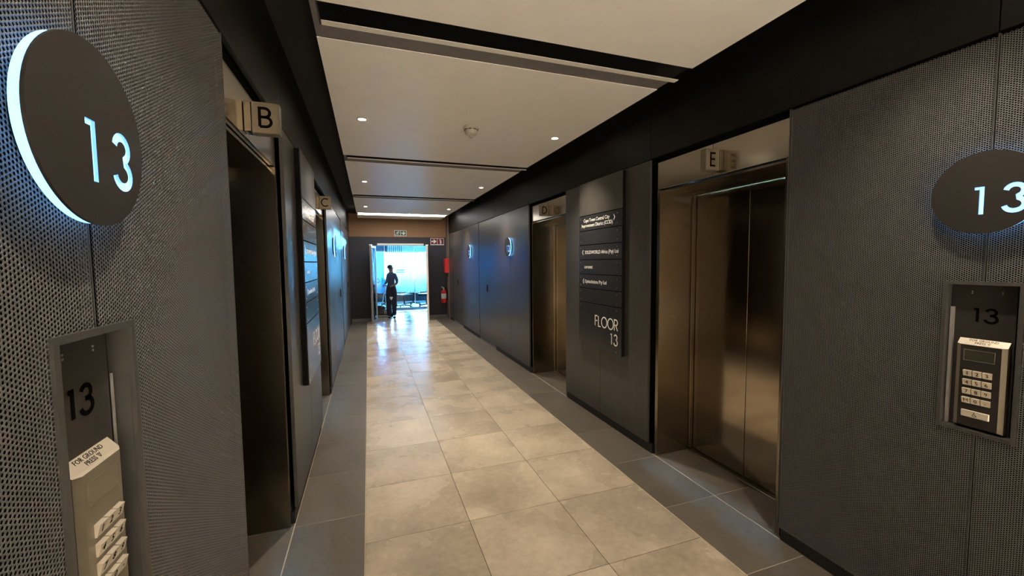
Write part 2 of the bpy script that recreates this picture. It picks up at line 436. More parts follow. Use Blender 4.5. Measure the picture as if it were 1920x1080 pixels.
def slot(y0, y1, on, label):
    t = thing('slot_light', label, 'ceiling light', ((RX0 + RX1) / 2, (y0 + y1) / 2, RZ), 0, None)
    hx, hy = (RX1 - RX0) / 2, (y1 - y0) / 2
    if on:
        Box('diffuser', -hx + 0.03, hx - 0.03, -hy + 0.01, hy - 0.02, 0.004, 0.02, M['batten_on'], t, label='glowing white diffuser')
        Box('housing', -hx + 0.03, hx - 0.03, -hy + 0.01, hy - 0.02, 0.021, 0.12, M['fascia'], t)
    else:
        Box('diffuser', -hx + 0.035, hx + 0.045, hy - 0.156, hy - 0.114, 0.006, 0.010, M['batten'], t, label='unlit pale diffuser')
        Box('housing', -hx + 0.026, hx, hy - 0.112, hy - 0.002, 0.006, 0.011, M['fascia'], t, label='flat grey tray')
        Box('bracket', -hx, -hx + 0.025, -hy + 0.002, hy - 0.002, 0.004, 0.068, M['fascia'], t)
    return t
slot(-2.42, -2.10, False, 'unlit batten in the ceiling slot behind the viewer')
slot(0.32, 0.645, False, 'unlit pale batten in the widest ceiling slot nearest the viewer')
slot(3.10, 3.39, False, 'unlit batten in the second ceiling slot, beyond the smoke detector')
slot(5.80, 6.16, False, 'unlit batten in the third ceiling slot, before the last two downlights')
slot(8.50, 8.90, True, 'glowing white light strip across the ceiling near the glass doors')

LIGHT = bpy.data.lights.new('downlight_beam', 'SPOT')
LIGHT.energy = LAMP_W; LIGHT.color = LAMP_COL; LIGHT.spot_size = math.radians(96); LIGHT.spot_blend = 1.0; LIGHT.shadow_soft_size = 0.03
LIGHT_NEAR = LIGHT.copy(); LIGHT_NEAR.energy = LAMP_W * 0.5
def downlight(x, y, label):
    t = thing('downlight', label, 'ceiling light', (x, y, RZ), 0, 'recessed downlights in the ceiling rafts')
    bm = bmesh.new(); lathe(bm, [(0.030, 0.001), (0.030, -0.004), (0.041, -0.004), (0.044, -0.001), (0.044, 0.001)], 28)
    bm_obj('trim_ring', bm, M['white'], t, smooth=True)
    bm = bmesh.new(); lathe(bm, [(0.0295, -0.0005), (0.0295, -0.0025)], 24); bm_obj('lens', bm, M['lamp'], t, label='glowing warm lens')
    lo = bpy.data.objects.new('downlight_beam', LIGHT if y > 0 else LIGHT_NEAR); COL.objects.link(lo); lo.parent = t; lo.location = (0, 0, -0.012)
for y, w in ((1.87, 'in the raft with the smoke detector'), (4.58, 'in the third ceiling raft'), (7.33, 'in the raft before the glowing slot')):
    downlight(0.05, y, 'left-hand round warm downlight ' + w)
    downlight(1.78, y, 'right-hand round warm downlight ' + w)
for y, w in ((-0.87, 'above the nearest number discs'), (-3.0, 'behind the viewer')):
    downlight(0.05, y, 'left-hand round warm downlight ' + w)
    downlight(1.78, y, 'right-hand round warm downlight ' + w)

t = thing('smoke_detector', 'white round smoke detector under the ceiling raft between two downlights', 'smoke detector', (0.944, 1.80, RZ))
bm = bmesh.new(); lathe(bm, [(0.0, -0.0), (0.066, -0.0), (0.068, -0.006), (0.066, -0.016), (0.058, -0.024), (0.0, -0.024)], 32); bm_obj('base', bm, M['white'], t, smooth=True)
bm = bmesh.new(); lathe(bm, [(0.052, -0.0245), (0.053, -0.056), (0.047, -0.064), (0.026, -0.076), (0.0, -0.076)], 32); bm_obj('housing', bm, M['white'], t, smooth=True)
bm = bmesh.new(); lathe(bm, [(0.022, -0.0765), (0.020, -0.089), (0.0, -0.090)], 20); bm_obj('sensor_cap', bm, M['white'], t, smooth=True)
for k in range(8):
    bm = bmesh.new()
    a = PI / 8 + k * PI / 4
    for q in range(3):
        aa = a + (q - 1) * 0.16
        c = Vector((0.0575 * math.cos(aa), 0.0575 * math.sin(aa), -0.0265)); s = Vector((-math.sin(aa), math.cos(aa), 0)) * 0.005; n = Vector((math.cos(aa), math.sin(aa), 0)) * 0.0018; u = Vector((0, 0, 0.0022))
        vs = [bm.verts.new(c + sx * s + sn * n + su * u) for sx, sn, su in ((-1, -1, -1), (1, -1, -1), (1, 1, -1), (-1, 1, -1), (-1, -1, 1), (1, -1, 1), (1, 1, 1), (-1, 1, 1))]
        for f in ((3, 2, 1, 0), (4, 5, 6, 7), (0, 1, 5, 4), (1, 2, 6, 5), (2, 3, 7, 6), (3, 0, 4, 7)): bm.faces.new([vs[i] for i in f])
    bm_obj('vent_slot', bm, M['letter_bk'], t, label='dark slot')

# ================================================================== SIDE WALLS
LIFTS = (0.39, 3.02)
KP_Y = {1: -0.918, -1: -0.8615}
KHW = {1: 0.108, -1: 0.1135}
PERF_END = {1: -0.158, -1: -0.072}
SEAM = {1: -0.92, -1: -0.857}
KZ0, KZ1 = 0.915, 1.482
KDZ = {1: 0.0, -1: -0.018}      # the left niche sits a little lower
PH = 0.0078
def perforated(name, side, y0, y1, z0, z1, parent):
    """real hexagonal perforations: ring + bore for each hole, cells inside the keypad niche left out"""
    p = PH; rs = p * math.sqrt(3) / 2
    nz_ = int((z1 - z0 - p) / p); ny = int((y1 - y0 - p * 0.6) / rs)
    zz, yy = np.meshgrid(np.arange(nz_), np.arange(ny), indexing='ij')
    cy = y0 + p * 0.6 + yy * rs
    cz = z0 + p * 0.55 + zz * p + (yy % 2) * p * 0.5
    cy = cy.ravel(); cz = cz.ravel()
    ky = KP_Y[side]
    keep = ~((np.abs(cy - ky) < KHW[side] - 0.004) & (cz > KZ0 + KDZ[side] + 0.006) & (cz < KZ1 + KDZ[side] - 0.006)) & (cy < y1 - p * 0.3)
    cy = cy[keep]; cz = cz[keep]; n = len(cy)
    ang = np.radians(60 * np.arange(6))
    ro, ri = p / math.sqrt(3), p * 0.38
    V = np.zeros((n, 18, 3))
    x0, x1 = wx(side, 0.0), wx(side, 0.0011)
    for k in range(6):
        c, s = math.cos(ang[k]), math.sin(ang[k])
        V[:, k] = np.stack([np.full(n, x0), cy + ro * c, cz + ro * s], 1)
        V[:, 6 + k] = np.stack([np.full(n, wx(side, 0.0003)), cy + ri * c, cz + ri * s], 1)
        V[:, 12 + k] = np.stack([np.full(n, x1), cy + ri * c, cz + ri * s], 1)
    q = []
    for k in range(6):
        k2 = (k + 1) % 6
        a = (k, k2, 6 + k2, 6 + k); b = (6 + k, 6 + k2, 12 + k2, 12 + k)
        q += [a, b] if side > 0 else [a[::-1], b[::-1]]
    q = np.array(q)
    Fc = (np.arange(n)[:, None, None] * 18 + q[None]).reshape(-1)
    me = bpy.data.meshes.new(name)
    me.vertices.add(n * 18); me.vertices.foreach_set('co', V.reshape(-1))
    me.loops.add(len(Fc)); me.loops.foreach_set('vertex_index', Fc.astype(np.int32))
    nf = len(Fc) // 4
    me.polygons.add(nf); me.polygons.foreach_set('loop_start', np.arange(0, nf * 4, 4, dtype=np.int32))
    me.update(calc_edges=True)
    return link(name, me, M['perf'], parent)

def wall(side):
    nm = 'wall_right' if side > 0 else 'wall_left'
    sd = 'right' if side > 0 else 'left'
    # dark carcass behind the cladding: near part (with the keypad niche left open), pieces between the lifts, header over them
    bm = bmesh.new()
    def bx(d0, d1, y0, y1, z0, z1):
        a, b = sorted((wx(side, d0), wx(side, d1))); box(bm, a, b, y0, y1, z0, z1)
    ky = KP_Y[side]; K0, K1 = KZ0 + KDZ[side], KZ1 + KDZ[side]
    pe = PERF_END[side]
    bx(0.021, 0.40, -3.6, ky - KHW[side], 0, 2.90)
    bx(0.021, 0.40, ky + KHW[side], pe - 0.004, 0, 2.90)
    bx(0.021, 0.40, ky - KHW[side], ky + KHW[side], 0, K0)
    bx(0.021, 0.40, ky - KHW[side], ky + KHW[side], K1, 2.90)
    bx(0.045, 0.40, ky - KHW[side], ky + KHW[side], K0, K1)
    bx(0.06, 0.40, LIFTS[0] + 0.545, LIFTS[1] - 0.545, 0, 2.90)
    bx(0.06, 0.40, LIFTS[1] + 0.545, 10.0, 0, 2.90)
    for c in LIFTS:
        bx(0.06, 0.40, c - 0.545, c + 0.545, 2.36, 2.90)
        bx(0.42, 0.46, c - 0.60, c + 0.60, 0, 2.40)
    w = bm_obj(nm, bm, M['black'], kind='structure')
    # perforated sheets (pierced, over a black backing) beside the viewer
    y_a = -1.30
    perforated('perforated_panel', side, y_a, SEAM[side] - 0.001, 0.075, 2.366, w)
    perforated('perforated_panel', side, SEAM[side] + 0.001, pe, 0.075, 2.366, w)
    WBox('panel_edge', side, -0.0002, 0.02, pe, pe + 0.002, 0.075, 2.366, M['perf'], w)
    WBox('seam_strip', side, 0.002, 0.02, SEAM[side] - 0.0015, SEAM[side] + 0.0015, K1, 2.366, M['perf'], w)
    WBox('seam_strip', side, 0.002, 0.02, SEAM[side] - 0.0015, SEAM[side] + 0.0015, 0.075, KZ0, M['perf'], w)
    WBox('wall_panel', side, 0.0, 0.02, -3.6, y_a - 0.003, 0.075, 2.366, M['panel'], w)
    # tall panels
    segs = [(0.985, 1.714), (1.718, 2.458), (3.598, 4.418), (4.422, 5.238), (6.366, 7.128), (7.132, 7.898), (9.100, 9.598)]
    for a, b in segs:
        WBox('wall_panel', side, 0.0, 0.02, a, b, 0.078, 2.366, M['panel'], w, 0.0008)
    # upper row of panels
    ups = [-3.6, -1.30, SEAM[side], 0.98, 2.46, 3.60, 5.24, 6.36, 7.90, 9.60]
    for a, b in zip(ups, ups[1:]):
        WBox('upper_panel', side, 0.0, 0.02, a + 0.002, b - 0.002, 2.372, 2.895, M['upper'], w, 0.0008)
    # toe kick
    for a, b in ((-3.6, pe - 0.01), (0.945, 2.455), (3.585, 5.24), (6.365, 7.898), (9.10, 9.6)):
        WBox('baseboard_' + sd, side, 0.014, 0.05, a, b, 0.0, 0.074, M['toe'], kind='structure')
    return w
WR = wall(1); WL = wall(-1)

# flush service doors in the cladding
def service_door(n, side, y0, y1, label):
    o = WBox('door_%d' % n, side, 0.006, 0.03, y0 + 0.006, y1 - 0.006, 0.05, 2.362, M['panel'], None, 0.001, kind='structure')
    yc = (y0 + y1) / 2
    bm = bmesh.new()
    loc, rz = wall_frame(side, yc - 0.04 * 1, 1.08, 0.0)
    loop = [(0.018 * math.cos(a) , 0.045 * (1 if math.sin(a) > 0 else -1) + 0.018 * math.sin(a)) for a in [i * PI / 8 for i in range(16)]]
    prism(bm, loop, -0.004, 0.0058)
    lock = bm_obj('lock', bm, M['black'], None, label='small black oval lock plate')
    lock.parent = o; lock.matrix_parent_inverse = Matrix()
    lock.location = loc; lock.rotation_euler = (0, 0, rz)
    th = WBox('threshold', side, 0.010, 0.05, y0, y1, 0.0, 0.046, M['skirt'], o)
    return o
service_door(1, 1, 5.24, 6.364, 'flush dark service door in the right wall nearest the lift')
service_door(2, 1, 7.90, 9.098, 'flush dark service door in the right wall near the glass doors')
service_door(3, -1, 5.24, 6.364, '')
service_door(4, -1, 7.90, 9.098, '')

# plaster return at the far right corner
WBox('trim_3', 1, -0.012, 0.06, 9.605, 9.995, 0.0, 2.895, M['beige'], kind='structure')
WBox('trim_4', -1, 0.0, 0.06, 9.605, 9.995, 0.0, 2.895, M['endwall'], kind='structure')

# ================================================================== LIFT ENTRANCES
def lift(side, yc, letter, label):
    loc, rz = wall_frame(side, yc)
    t = thing('lift_entrance', label, 'elevator', loc, rz, 'steel lift entrances along the corridor')
    H = 0.51
    for s in (-1, 1):
        a, b = sorted((s * H, s * (H + 0.032)))
        bm = bmesh.new(); box(bm, a, b, 0.030, 0.335, 0.004, 2.124, 0.0015); bm_obj('jamb', bm, M['steel'], t)
        a, b = sorted((s * (H - 0.02), s * (H + 0.02)))
        bm = bmesh.new(); box(bm, a, b, 0.3365, 0.368, 0.004, 2.105, 0.001); bm_obj('door_stop', bm, M['steel_dk'], t)
    bm = bmesh.new(); box(bm, -H - 0.032, -0.002, 0.033, 0.058, 2.128, 2.335, 0.0012); bm_obj('transom', bm, M['steel_lt'], t, label='polished steel transom plate')
    bm = bmesh.new(); box(bm, 0.002, H + 0.032, 0.033, 0.058, 2.128, 2.335, 0.0012); bm_obj('transom', bm, M['steel_lt'], t, label='polished steel transom plate')
    bm = bmesh.new(); box(bm, -H, H, 0.0595, 0.335, 2.108, 2.122); box(bm, -H, H, 0.30, 0.335, 2.085, 2.1075); bm_obj('soffit', bm, M['steel'], t)
    for s in (-1, 1):
        a, b = sorted((s * 0.0025, s * (H - 0.001)))
        bm = bmesh.new(); box(bm, a, b, 0.372, 0.40, 0.014, 2.104, 0.002); bm_obj('door_panel', bm, M['steel_dk'], t)
    bm = bmesh.new(); box(bm, -H, H, 0.331, 0.41, 0.0, 0.010, 0.001)
    sl = bm_obj('sill', bm, M['sill'], t, label='grooved metal door sill')
    for y in (0.340, 0.350, 0.360): Box('groove', -H, H, y, y + 0.003, 0.0101, 0.0108, M['black'], sl)
    # letter blade sign standing out from the transom
    l2 = wall_frame(side, yc - 0.06, 2.21, 0.031)
    b = thing('letter_sign', 'square steel blade sign with the letter %s above the %s lift' % (letter, {'B': 'near left', 'C': 'far left', 'D': 'far right', 'E': 'near right'}[letter]), 'sign', l2[0], rz, 'letter blade signs above the lifts')
    bm = bmesh.new(); box(bm, -0.031, 0.031, -0.026, 0.0, -0.064, 0.064, 0.0015); bm_obj('mounting_plate', bm, M['steel'], b)
    bm = bmesh.new(); box(bm, -0.026, 0.026, -0.134, -0.027, -0.068, 0.066, 0.003); bm_obj('blade', bm, M['blade'], b)
    for s in (-1, 1):
        bm = bmesh.new(); stroke_text(bm, letter, 0.078, 0, -0.039, 0.0, 0.0012, t=0.15, align='CENTER')
        o = bm_obj('letter', bm, M['letter_bk'], b, label='black letter %s' % letter)
        # front faces along the corridor, towards the viewer (and away on the other side)
        vx = -1 if side < 0 else 1
        o.location = (0.0262 * s + (0.0012 * s), -0.0805, 0); o.rotation_euler = (0, 0, s * PI / 2)
    return t
lift(-1, LIFTS[0], 'B', 'near left dark steel lift entrance under the letter B sign')
lift(-1, LIFTS[1], 'C', 'far left dark steel lift entrance under the letter C sign')
lift(1, LIFTS[1], 'D', 'far right dark steel lift entrance under the letter D sign')
lift(1, LIFTS[0], 'E', 'near right dark steel lift entrance with lit doors under the letter E sign')

# ================================================================== ILLUMINATED FLOOR-NUMBER DISCS
DR = 0.147
def number_loops(h, x, z, t=0.15):
    """closed outlines of a 1 and a 3"""
    one = [(0.0, .90), (0.0, 1.0), (.26, 1.0), (.26, 0), (.135, 0), (.135, .90)]
    l1, r1, _ = outline(arc(.30, .745, .215, .205, 170, -62, 14) + arc(.30, .27, .245, .22, 62, -170, 16), t)
    three = [tuple(v) for v in l1] + [tuple(v) for v in r1[::-1]]
    L1 = [(a * h + x, b * h + z) for a, b in one]
    L2 = [(a * h + x + 0.72 * h, b * h + z) for a, b in three]
    return L1, L2
def disc(side, yc, label, z=1.815):
    loc, rz = wall_frame(side, yc, z)
    t = thing('floor_number_disc', label, 'sign', loc, rz, 'round backlit signs with the floor number')
    # face plate with the number pierced through it
    bm = bmesh.new(); edges = []
    loops = [[(DR * math.cos(2 * PI * i / 72), DR * math.sin(2 * PI * i / 72)) for i in range(72)]] + list(number_loops(0.098, -0.024, -0.077))
    for lp in loops:
        vs = [bm.verts.new((a, -0.036, b)) for a, b in lp]
        for i in range(len(vs)): edges.append(bm.edges.new((vs[i], vs[(i + 1) % len(vs)])))
    bmesh.ops.triangle_fill(bm, use_beauty=True, use_dissolve=False, edges=edges)
    r = bmesh.ops.extrude_face_region(bm, geom=bm.faces[:])
    for v in r['geom']:
        if isinstance(v, bmesh.types.BMVert): v.co.y = -0.0315
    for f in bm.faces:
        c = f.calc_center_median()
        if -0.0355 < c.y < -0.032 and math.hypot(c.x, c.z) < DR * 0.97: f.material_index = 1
    bm_obj('face', bm, [M['disc'], M['lit_acrylic']], t, label='dark face plate with the number 13 cut through')
    bm = bmesh.new(); lathe(bm, [(DR - 0.003, -0.031), (DR - 0.003, -0.018)], 72, axis='y'); bm_obj('light_drum', bm, M['sign_glow'], t, label='glowing blue-white drum behind the face')
    bm = bmesh.new(); lathe(bm, [(DR - 0.03, -0.0175), (DR - 0.03, -0.0005)], 32, axis='y'); bm_obj('back_plate', bm, M['black'], t)
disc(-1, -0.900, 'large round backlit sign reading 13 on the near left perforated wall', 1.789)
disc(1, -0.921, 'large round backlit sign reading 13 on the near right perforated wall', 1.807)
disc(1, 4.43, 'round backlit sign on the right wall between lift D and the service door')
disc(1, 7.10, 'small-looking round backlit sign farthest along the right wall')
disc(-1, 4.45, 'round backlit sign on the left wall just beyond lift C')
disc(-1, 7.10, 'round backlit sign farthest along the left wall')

# ================================================================== DIRECTORY BOARDS
PZ = [2.362, 2.032, 1.882, 1.738, 1.590, 1.444, 1.302, 1.158, 0.722]
SCREW = [None]
def directory(side, yc, label):
    loc, rz = wall_frame(side, yc)
    t = thing('directory_board', label, 'sign', loc, rz, 'tall tenant directory boards between the lifts')
    hw = 0.385
    Box('carrier', -hw + 0.003, hw - 0.003, -0.0315, -0.0005, 0.726, 2.358, M['black'], t)
    for k in range(8):
        a, b = PZ[k + 1] + 0.004, PZ[k] - 0.004
        x0 = -hw if k else -hw + 0.01
        bm = bmesh.new(); box(bm, x0, hw, -0.038, -0.032, a, b, 0.001)
        pl = bm_obj('plaque', bm, M['panel'] if k == 0 else M['plaque'], t)
        f = -0.0384; g = -0.0372
        bm = bmesh.new(); zc = (a + b) / 2; has = True
        if k == 1:
            text_bm(bm, 'Cape Town Central City', 0.048, 0.185, zc + 0.010, f, g, 'RIGHT', 0.98)
            bm_obj('lettering', bm, M['letter'], pl, label='white lettering'); bm = bmesh.new()
            text_bm(bm, 'Improvement District (CCID)', 0.048, 0.24, zc - 0.040, f, g, 'RIGHT', 0.98)
            bm_obj('lettering', bm, M['letter'], pl, label='white lettering'); bm = bmesh.new()
            stroke_arrow(bm, 0.262, zc + 0.012, 0.024, 1, f, g)
            bm_obj('arrow', bm, M['letter'], pl, label='white arrow'); bm.free() if False else None; has = False; bm = bmesh.new()
        elif k == 3:
            text_bm(bm, 'SOLIDWORLD Africa (Pty) Ltd', 0.048, -0.265, zc - 0.016, f, g, 'LEFT', 0.96)
            bm_obj('lettering', bm, M['letter'], pl, label='white lettering'); bm = bmesh.new()
            stroke_arrow(bm, -0.305, zc, 0.024, -1, f, g)
            bm_obj('arrow', bm, M['letter'], pl, label='white arrow'); bm.free() if False else None; has = False; bm = bmesh.new()
        elif k == 4:
            text_bm(bm, 'coronet', 0.050, -0.275, zc - 0.014, f, g, 'LEFT', 1.0)
        elif k == 5:
            text_bm(bm, 'Optisolutions Pty Ltd', 0.048, -0.265, zc - 0.016, f, g, 'LEFT', 0.98)
            bm_obj('lettering', bm, M['letter'], pl, label='white lettering'); bm = bmesh.new()
            stroke_arrow(bm, -0.292, zc, 0.024, -1, f, g)
            bm_obj('arrow', bm, M['letter'], pl, label='white arrow'); bm.free() if False else None; has = False; bm = bmesh.new()
        elif k == 7:
            stroke_text(bm, 'FLOOR', 0.098, 0.325, zc + 0.006, f, g, t=0.115, gap=0.16, align='RIGHT')
            bm_obj('lettering', bm, M['letter'], pl, label='white lettering FLOOR'); bm = bmesh.new()
            stroke_text(bm, '13', 0.098, 0.325, zc - 0.130, f, g, t=0.115, gap=0.26, align='RIGHT')
        else: has = False
        if has: bm_obj('lettering', bm, M['letter'], pl, label='white lettering')
        else: bm.free()
        if k:
            for xx in (-hw + 0.035, hw - 0.075):
                for zz in (a + 0.028, b - 0.028):
                    if SCREW[0] is None:
                        bm = bmesh.new(); lathe(bm, [(0.006, -0.0395), (0.006, -0.0375)], 8, (0, 0, 0), 'y')
                        so = bm_obj('screw', bm, M['sill'], pl); SCREW[0] = so.data
                    else: so = link('screw', SCREW[0], None, pl)
                    so.location = (xx, 0, zz)
def stroke_arrow(bm, x, z, s, d, y0, y1):
    l, r, _ = outline([(x - d * s * 0.35, z + s), (x + d * s * 0.35, z), (x - d * s * 0.35, z - s)], 0.008)
    prism(bm, [tuple(q) for q in l] + [tuple(q) for q in r[::-1]], y0, y1)
directory(1, 1.69, 'tall dark directory board with white lettering on the right wall between lifts D and E')
directory(-1, 1.76, 'tall dark directory board with white lettering on the left wall between lifts B and C')

# ================================================================== LIFT CALL KEYPADS
def keypad(side, label, dark):
    loc, rz = wall_frame(side, KP_Y[side], KDZ[side])
    t = thing('lift_keypad', label, 'keypad', loc, rz, 'lift call keypads in wall niches')
    hw = KHW[side]; z0, z1 = KZ0 - 0.004, KZ1 + 0.004
    bm = bmesh.new()
    lw = 0.013
    ring_frame(bm, -hw, hw, z0, z1, lw, -0.005, 0.003)
    bm_obj('frame', bm, M['kp_frame'], t, label='dark metal niche frame')
    bm = bmesh.new(); i = hw - lw
    ring_frame(bm, -i - 0.003, i + 0.003, z0 + lw - 0.003, z1 - lw + 0.003, 0.003, 0.0032, 0.036)
    bm_obj('niche_lining', bm, M['kp_frame'], t)
    bp = Box('back_plate', -i + 0.001, i - 0.016, 0.029, 0.036, z0 + lw + 0.001, z1 - lw - 0.001, M['kp_back'], t, label='dark back plate engraved 13')
    bm = bmesh.new(); stroke_text(bm, '13', 0.050, 0.001, 1.333, 0.0280, 0.0288, t=0.17, gap=0.26, align='CENTER', xs=1.1); bm_obj('number', bm, M['letter_eng'], bp, label='black number 13')
    for xx in (-0.037, 0.043):
        for q in (0, 0.007):
            bm = bmesh.new(); lathe(bm, [(0.0022, 0.0272), (0.0022, 0.0288)], 8, (xx, 0, 1.440 + q), 'y'); bm_obj('screw', bm, M['alu'], bp)
    Box('lit_side_strip', -i + 0.003, -i + 0.013, 0.018, 0.0285, z0 + lw + 0.002, 1.385, M['skirt'], t, label='pale vertical strip standing in for light on the niche side') if side > 0 else \
        Box('lit_side_strip', i - 0.012, i - 0.0085, 0.025, 0.0285, z0 + lw + 0.002, 1.385, M['skirt'], t, label='pale vertical strip standing in for light on the niche side')  # pale colour paints the lit part of the niche edge
    # device: bevelled body with sloping top
    w = 0.067; fz0, fz1 = 0.932, 1.246; yf, yb = 0.005, 0.0285; bv = 0.013
    ux = 0.004 if side > 0 else 0.0; kx = ux if side > 0 else 0.006
    def ring(y, inx, zt, zb): return [(-w + inx, y, zb), (w - inx, y, zb), (w - inx, y, zt), (-w + inx, y, zt)]
    bm = bmesh.new()
    A = [bm.verts.new(c) for c in ring(yf, bv, fz1, fz0 + 0.004)]
    B = [bm.verts.new(c) for c in ring(yf + 0.007, 0, fz1 + 0.002, fz0)]
    Cc = [bm.verts.new(c) for c in ring(yb, 0, fz1 + 0.022, fz0)]
    mf = 0
    bm.faces.new(A).material_index = 0
    for P_, Q_ in ((A, B), (B, Cc)):
        for k in range(4):
            f = bm.faces.new((P_[k], P_[(k + 1) % 4], Q_[(k + 1) % 4], Q_[k]))
            f.material_index = 1 if k == 2 else (2 if k in (1, 3) else 0)
    bm.faces.new(Cc[::-1])
    body = bm_obj('keypad_body', bm, [M['kp_black'] if dark else M['kp_silver'], M['key'], M['kp_silver']], t)
    body.location.x = ux
    # plaque on the sloping top
    bm = bmesh.new()
    if side < 0 or True:
        text_bm(bm, 'FOR GROUND', 0.0125, 0, 0.0012, 0, 0.0006, 'CENTER', 0.95)
        text_bm(bm, "PRESS '0'", 0.0125, 0, -0.0100, 0, 0.0006, 'CENTER', 0.95)
    sl = math.atan2(0.020, 0.0165)
    o = bm_obj('lettering', bm, M['letter_bk'], body, label="black lettering FOR GROUND PRESS '0'")
    o.location = (0, yf + 0.007 + 0.00825 - 0.0003, fz1 + 0.002 + 0.0100 + 0.0003); o.rotation_euler = (-(PI / 2 - sl), 0, 0)
    # screen: recessed window drawn as a raised rim and a dark pane
    bm = bmesh.new()
    sx0, sx1, sz0, sz1, r_ = -0.045, 0.039, 1.186, 1.228, 0.002
    ring_frame(bm, sx0, sx1, sz0, sz1, r_, yf - 0.0016, yf - 0.0002)
    sr = bm_obj('screen_rim', bm, M['kp_silver'], body)
    Box('screen', sx0 + r_, sx1 - r_, yf - 0.0010, yf - 0.0002, sz0 + r_, sz1 - r_, M['screen'] if dark else M['kp_silver'], body)
    # keys
    km = None
    names = ['1', '2', '3', '4', '5', '6', '7', '8', '9', 'M', '0', '-']
    for n, ch in enumerate(names):
        cx = -0.030 + (n % 3) * 0.0262; cz = 1.139 - (n // 3) * 0.0345
        if km is None:
            bm = bmesh.new()
            lp = [(yf - 0.0002, 0.0115), (yf - 0.009, 0.0100), (yf - 0.0035, -0.0115), (yf - 0.0002, -0.0115)]
            for sgn in (-1, 1): pass
            a = [bm.verts.new((-0.0118, y, z)) for y, z in lp]; b = [bm.verts.new((0.0118, y, z)) for y, z in lp]
            bm.faces.new(a); bm.faces.new(b[::-1])
            for q in range(4): bm.faces.new((a[q], b[q], b[(q + 1) % 4], a[(q + 1) % 4]))
            ko = bm_obj('key', bm, M['key'], t); km = ko.data
        else:
            ko = bpy.data.objects.new('key', km); COL.objects.link(ko); ko.parent = t
        ko.location = (cx + kx, 0, cz)
        bm = bmesh.new(); text_bm(bm, ch, 0.0195, 0, -0.0070, 0, 0.0005, 'CENTER')
        o = bm_obj('digit', bm, M['letter_bk'], ko, label='black character %s' % ch)
        o.location = (0, yf - 0.0069, 0); o.rotation_euler = (-math.atan2(-0.0055, 0.0215), 0, 0)
    bm = bmesh.new(); box(bm, -0.0418, 0.0342, yf - 0.006, yf - 0.0002, 0.972, 0.998, 0.0015)
    wk = bm_obj('wide_key', bm, M['key'], t, label='wide key with a wheelchair symbol'); wk.location.x = kx
    bm = bmesh.new(); yy = (yf - 0.0066, yf - 0.0061); cx, cz = -0.004, 0.985
    for pl in (arc(cx - 0.001, cz - 0.003, 0.0048, 0.0048, 120, 360, 10), [(cx - 0.001, cz + 0.006), (cx - 0.0005, cz - 0.001), (cx + 0.003, cz - 0.001), (cx + 0.005, cz - 0.006), (cx + 0.0068, cz - 0.0055)]):
        l, r, _ = outline(pl, 0.0013); prism(bm, [tuple(q) for q in l] + [tuple(q) for q in r[::-1]], *yy)
    prism(bm, [(cx - 0.001 + 0.0014 * math.cos(k * PI / 4), cz + 0.0082 + 0.0014 * math.sin(k * PI / 4)) for k in range(8)], *yy)
    bm_obj('wheelchair_symbol', bm, M['letter_bk'], wk)
keypad(1, 'black-faced lift keypad with silver keys in the niche on the right wall', True)
keypad(-1, 'silver lift keypad in the niche on the left wall below the large disc', False)

# ================================================================== END WALL WITH OPEN GLASS DOORS
YW = 10.0
DX0, DX1, DZ = 0.20, 1.66, 2.055
bm = bmesh.new()
box(bm, -0.6, DX0, YW, YW + 0.12, 0, 2.29); box(bm, DX1, 2.5, YW, YW + 0.12, 0, 2.29); box(bm, DX0, DX1, YW, YW + 0.12, DZ, 2.29)
wb = bm_obj('wall_back', bm, M['endwall'], kind='structure')
Box('trim_5', -0.6, 2.5, YW - 0.012, YW + 0.12, 2.292, 2.95, M['brown'], kind='structure')
Box('baseboard_back', -0.39, DX0, YW - 0.014, YW - 0.001, 0, 0.085, M['skirt'], kind='structure')
Box('baseboard_back', DX1, XR - 0.013, YW - 0.014, YW - 0.001, 0, 0.085, M['skirt'], kind='structure')

t = thing('door_closer_rail', 'long white header rail over the open glass doors', 'rail', (0.93, YW - 0.05, 2.085))
Box('rail_cover', -0.60, 0.60, -0.045, 0.0, -0.02, 0.022, M['sign_white'], t, 0.004)
Box('back_plate', -0.62, 0.62, 0.0005, 0.046, -0.028, 0.026, M['alu'], t)

def leaf(hx, tx, label):
    h = Vector((hx, YW - 0.02, 0)); tip = Vector((tx, 9.40, 0)); L_ = (tip - h).length
    ang = math.atan2(tip.y - h.y, tip.x - h.x)
    t = thing('glass_door', label, 'door', h, ang, 'pair of open glass door leaves')
    Box('pane', 0.03, L_ - 0.03, -0.006, 0.006, 0.09, 1.99, M['leaf_glass'], t)
    Box('leading_stile', L_ - 0.03, L_, -0.028, 0.028, 0.006, 2.03, M['alu'], t, 0.003, label='satin aluminium leading edge')
    Box('hinge_stile', 0.0, 0.03, -0.02, 0.02, 0.006, 2.03, M['alu'], t, 0.003)
    Box('top_rail', 0.0305, L_ - 0.0305, -0.02, 0.02, 1.99, 2.03, M['alu'], t, 0.002)
    Box('bottom_rail', 0.0305, L_ - 0.0305, -0.02, 0.02, 0.006, 0.089, M['alu'], t, 0.002)
    Box('top_patch', L_ - 0.05, L_ + 0.004, -0.034, 0.034, 2.031, 2.062, M['sign_white'], t, 0.004, label='white corner fitting')
leaf(0.255, 0.135, 'left open glass door leaf with aluminium edges at the corridor end')
leaf(1.630, 1.560, 'right open glass door leaf with aluminium edges at the corridor end')

